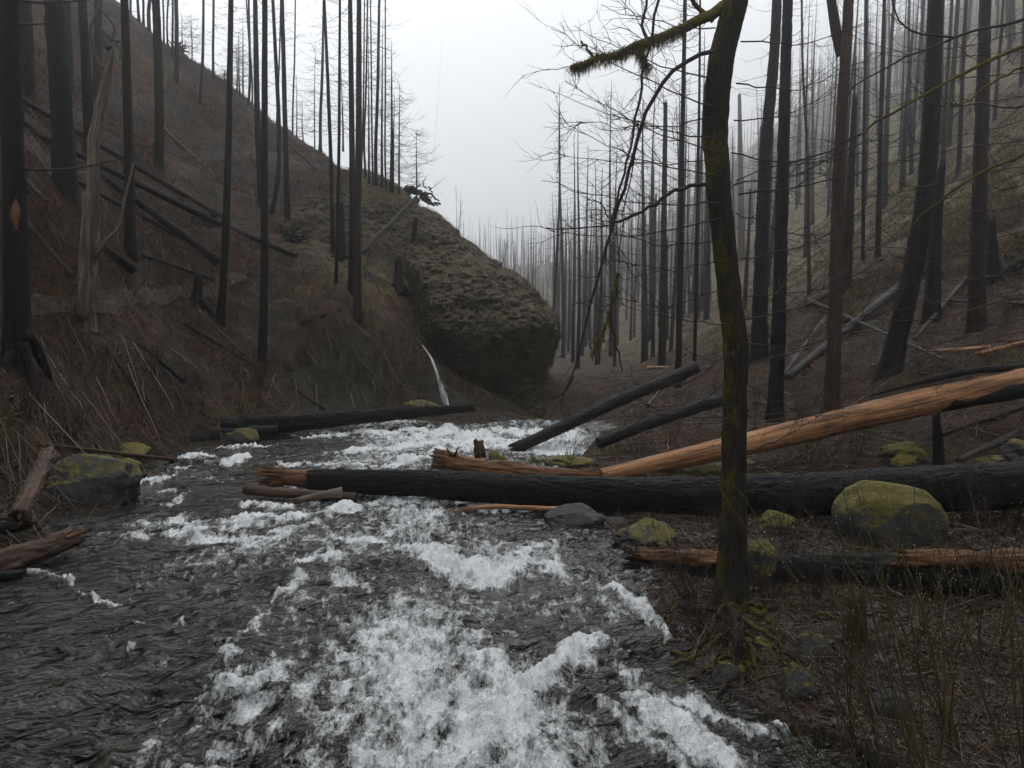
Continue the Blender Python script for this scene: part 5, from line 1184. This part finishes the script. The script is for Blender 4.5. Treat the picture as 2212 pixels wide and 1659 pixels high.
# dry grass draped over the bluff
fl = B3.reshape(-1, 3); nl_ = nrm.reshape(-1, 3); zi = rng.integers(0, len(fl), 52000); q = fl[zi]+rng.normal(0, .05, (52000, 3)); pm = .9*fbm(q*.9, 3, 97)+.32*(q[:, 2]-5.6)
up_ = pm > -.25; q1 = q[up_]; n1_ = nl_[zi][up_]; n = len(q1)
blades(q1, rng.uniform(.15, .45, n), np.full(n, .010), n1_*.8+np.stack([rng.normal(0, .3, n), rng.normal(0, .3, n), rng.uniform(-1.2, .2, n)], 1), rng.beta(2.2, 2, n), .5, 'dry_grass', M['tan'], 'tan dead grass draped over the top of the bluff', 'grass')
q1 = q[~up_]; n1_ = nl_[zi][~up_]; n = len(q1)
blades(q1, rng.uniform(.08, .28, n), np.full(n, .011), n1_+np.stack([rng.normal(0, .4, n), rng.normal(0, .4, n), rng.uniform(-1.4, .1, n)], 1), rng.beta(1.6, 3.0, n), .6, 'bluff_moss', M['fern'], 'shaggy moss and fern growing on the bluff face', 'moss')
p = sample_land(120000, .1, .76, 5.5, 19, lambda x, y: x > .8); n = len(p)
blades(p-np.array((0, 0, .01)), rng.uniform(.03, .22, n), rng.uniform(.0015, .005, n), np.stack([rng.normal(0, .8, n), rng.normal(0, .8, n), rng.uniform(-.05, .6, n)], 1), rng.beta(2, 3, n), .7, 'leaf_litter', M['brush'], 'brown dead leaves and stems littering the gravel bank', 'litter')
# fallen twigs
p = sample_land(6500, -.72, .72, 8.5, 60, lambda x, y: (x < 1) | (y > 15) | (rng.random(len(x)) < .3)); n = len(p); az = np.where(p[:, 0] < 0, rng.normal(-.6, .5, n), rng.uniform(0, 6.28, n)); L = rng.uniform(.3, 1.8, n)
tt_ = np.linspace(-.5, .5, 5)[None]; XX = p[:, None, 0]+np.cos(az)[:, None]*L[:, None]*tt_+rng.normal(0, .02, (n, 5)); YY = p[:, None, 1]+np.sin(az)[:, None]*L[:, None]*tt_+rng.normal(0, .02, (n, 5))
ZZ = terr(XX, YY); lin = np.linspace(0, 1, 5)[None]; ZZ = ZZ[:, :1]*(1-lin)+ZZ[:, -1:]*lin+rng.uniform(.02, .12, (n, 1))
mb = MB(); tubes(mb, np.stack([XX, YY, ZZ], -1), (rng.uniform(.003, .014, n)*(.6+p[:, 1]*.022))[:, None]*np.array([1, .95, .9, .7, .4])[None], 4, rng.beta(1.5, 1.5, n), cap=False)
M['sticks'] = kmat('fallen_stick_wood', [(0, (.008, .006, .006)), (.4, (.04, .026, .02)), (.75, (.11, .085, .065)), (1, (.26, .21, .16))])
tag(mb.build('fallen_twigs', M['sticks']), 'fallen twigs and sticks strewn over both banks', 'twigs', kind='stuff')
p = sample_land(2600, .12, .76, 6.0, 20, lambda x, y: x > 1); n = len(p); az = rng.uniform(0, 6.28, n); L = rng.uniform(.15, .9, n); el = np.abs(rng.normal(0, .25, n))
tt_ = np.linspace(0, 1, 5)[None]; b1_ = rng.normal(0, .12, n)[:, None]*L[:, None]*(tt_*(1-tt_))*4
Q = np.stack([p[:, :1]+np.cos(az)[:, None]*L[:, None]*tt_-np.sin(az)[:, None]*b1_, p[:, 1:2]+np.sin(az)[:, None]*L[:, None]*tt_+np.cos(az)[:, None]*b1_, p[:, 2:]+.01+np.sin(el)[:, None]*L[:, None]*tt_], -1)
mb = MB(); tubes(mb, Q, (rng.uniform(.002, .006, n))[:, None]*np.array([1, .9, .8, .6, .3])[None], 4, rng.beta(1.3, 1.8, n), cap=False)
tag(mb.build('dead_twigs', M['sticks']), 'thin dead twigs tangled over the right bank', 'twigs', kind='stuff')
# gravel and slate chips
def stones(p, s, label, name='gravel'):
    n = len(p); c8 = np.array([(x, y, z) for x in (-1, 1) for y in (-1, 1) for z in (-1, 1)], float)
    V = c8[None]*rng.uniform(.55, 1.1, (n, 8, 3)); V *= np.stack([s, s*rng.uniform(.5, 1, n), s*rng.uniform(.18, .5, n)], 1)[:, None]
    a = rng.uniform(0, 6.28, n); tx = rng.normal(0, .3, n); ca, sa = np.cos(a)[:, None], np.sin(a)[:, None]
    V = np.stack([V[..., 0]*ca-V[..., 1]*sa, V[..., 0]*sa+V[..., 1]*ca, V[..., 2]+V[..., 0]*tx[:, None]], -1)+p[:, None]
    fi = np.array([(0, 1, 3, 2), (4, 6, 7, 5), (0, 4, 5, 1), (2, 3, 7, 6), (0, 2, 6, 4), (1, 5, 7, 3)])
    mb = MB(); mb.add(V, (fi[None]+(np.arange(n)*8)[:, None, None]).reshape(-1, 4), None, np.repeat(rng.beta(1.6, 2.6, n), 8)); return tag(mb.build(name, M['gravel'], smooth=False), label, 'gravel', kind='stuff')
p = sample_land(42000, .18, .75, 5.2, 15, lambda x, y: (x > 1)); stones(p+np.array((0, 0, .008)), .008+.075*rng.beta(1.1, 6, len(p))*np.clip(p[:, 1]/7, 1, 2), 'dark slate gravel of the right bank')
p = sample_land(9000, -.72, .3, 11, 36, lambda x, y: (river_sd(x, y) < 2.2+2*fbm(xy0(x, y, .8, .8), 2, 99)) | (fbm(xy0(x, y, .45, .45), 3, 101) > .55)); stones(p, .02+.10*rng.beta(1.1, 6, len(p)), 'loose dark stones along the left waterline and slides')

# ------------------------------------------------------------------ haze, sky, sun
import bmesh
bm = bmesh.new(); bmesh.ops.create_cube(bm, size=1.0); me = bpy.data.meshes.new('haze'); bm.to_mesh(me); bm.free()
zlo = float(Z.min())-1.5; print('ZRANGE', Z.min(), Z.max(), np.abs(X).max())
hz = bpy.data.objects.new('haze', me); C.objects.link(hz)
ztop = max(float(Z.max())+2, 90.0); xm_ = float(np.abs(X).max())+5
hz.scale = (2*xm_, 700, ztop-zlo); hz.location = (0, 305, (ztop+zlo)/2)
m, nt = nodes('haze_air'); t = NT(nt); v = t.n('ShaderNodeVolumePrincipled'); v.inputs['Color'].default_value = (.96, .97, .99, 1); v.inputs['Density'].default_value = .0017; v.inputs['Anisotropy'].default_value = .85
o = t.n('ShaderNodeOutputMaterial'); t.k(v.outputs[0], o.inputs['Volume']); me.materials.append(m)
tag(hz, 'pale rain mist filling the valley', 'haze', kind='stuff')

w = bpy.data.worlds.new('World'); sc.world = w; w.use_nodes = True; nt = w.node_tree; t = NT(nt)
for n_ in list(nt.nodes): nt.nodes.remove(n_)
sky = t.n('ShaderNodeTexSky', sky_type='NISHITA'); sky.sun_disc = False; sky.sun_elevation = math.radians(48); sky.sun_rotation = math.radians(-25); sky.air_density = 1.0; sky.dust_density = 6.0
hs = t.n('ShaderNodeHueSaturation'); hs.inputs['Saturation'].default_value = .12; t.k(sky.outputs[0], hs.inputs['Color'])
cl = t.noise(t.coord('OBJ', (1, 1, 1)), 2.2, 4, .5); tc = [n_ for n_ in nt.nodes if n_.type == 'TEX_COORD'][0]
vm = [n_ for n_ in nt.nodes if n_.type == 'VECT_MATH'][0]; nt.links.new(tc.outputs['Generated'], vm.inputs[0])
mixc = t.mix(.72, hs.outputs[0], (8.2, 8.5, 8.8)); mixc2 = t.mix(1.0, mixc, t.ramp(cl, [(.3, .90), (.7, 1.06)]), 'MULTIPLY')
sz = t.n('ShaderNodeSeparateXYZ'); t.k(tc.outputs['Generated'], sz.inputs[0]); gr = t.math('ADD', .76, t.math('MULTIPLY', t.math('POWER', t.math('MAXIMUM', sz.outputs[2], 0.0), 2.0), 1.25)); mixc2 = t.mix(1.0, mixc2, t.ramp(gr, [(0, 0), (1, 1)]), 'MULTIPLY') if 0 else mixc2
vs = t.n('ShaderNodeVectorMath', operation='SCALE'); t.k(mixc2, vs.inputs[0]); t.k(gr, vs.inputs['Scale']); mixc2 = vs.outputs[0]
bg = t.n('ShaderNodeBackground'); bg.inputs['Strength'].default_value = .12; t.k(mixc2, bg.inputs[0])
o = t.n('ShaderNodeOutputWorld'); t.k(bg.outputs[0], o.inputs[0])
sl = bpy.data.lights.new('sun', 'SUN'); sl.energy = .6; sl.angle = math.radians(20); sl.color = (1, .97, .93)
so = bpy.data.objects.new('sun', sl); C.objects.link(so); so.rotation_euler = (math.radians(42), 0, math.radians(155))
sc.view_settings.view_transform = 'Standard'; sc.view_settings.look = 'None'; sc.view_settings.gamma = 1; sc.view_settings.exposure = 0.08
try:
    cy_ = sc.cycles; cy_.use_denoising = True; cy_.denoiser = 'OPENIMAGEDENOISE'; cy_.max_bounces = 5; cy_.diffuse_bounces = 2; cy_.glossy_bounces = 2; cy_.volume_bounces = 2; cy_.transparent_max_bounces = 8; cy_.use_adaptive_sampling = True; cy_.adaptive_threshold = .02
except Exception as ex: print(ex)
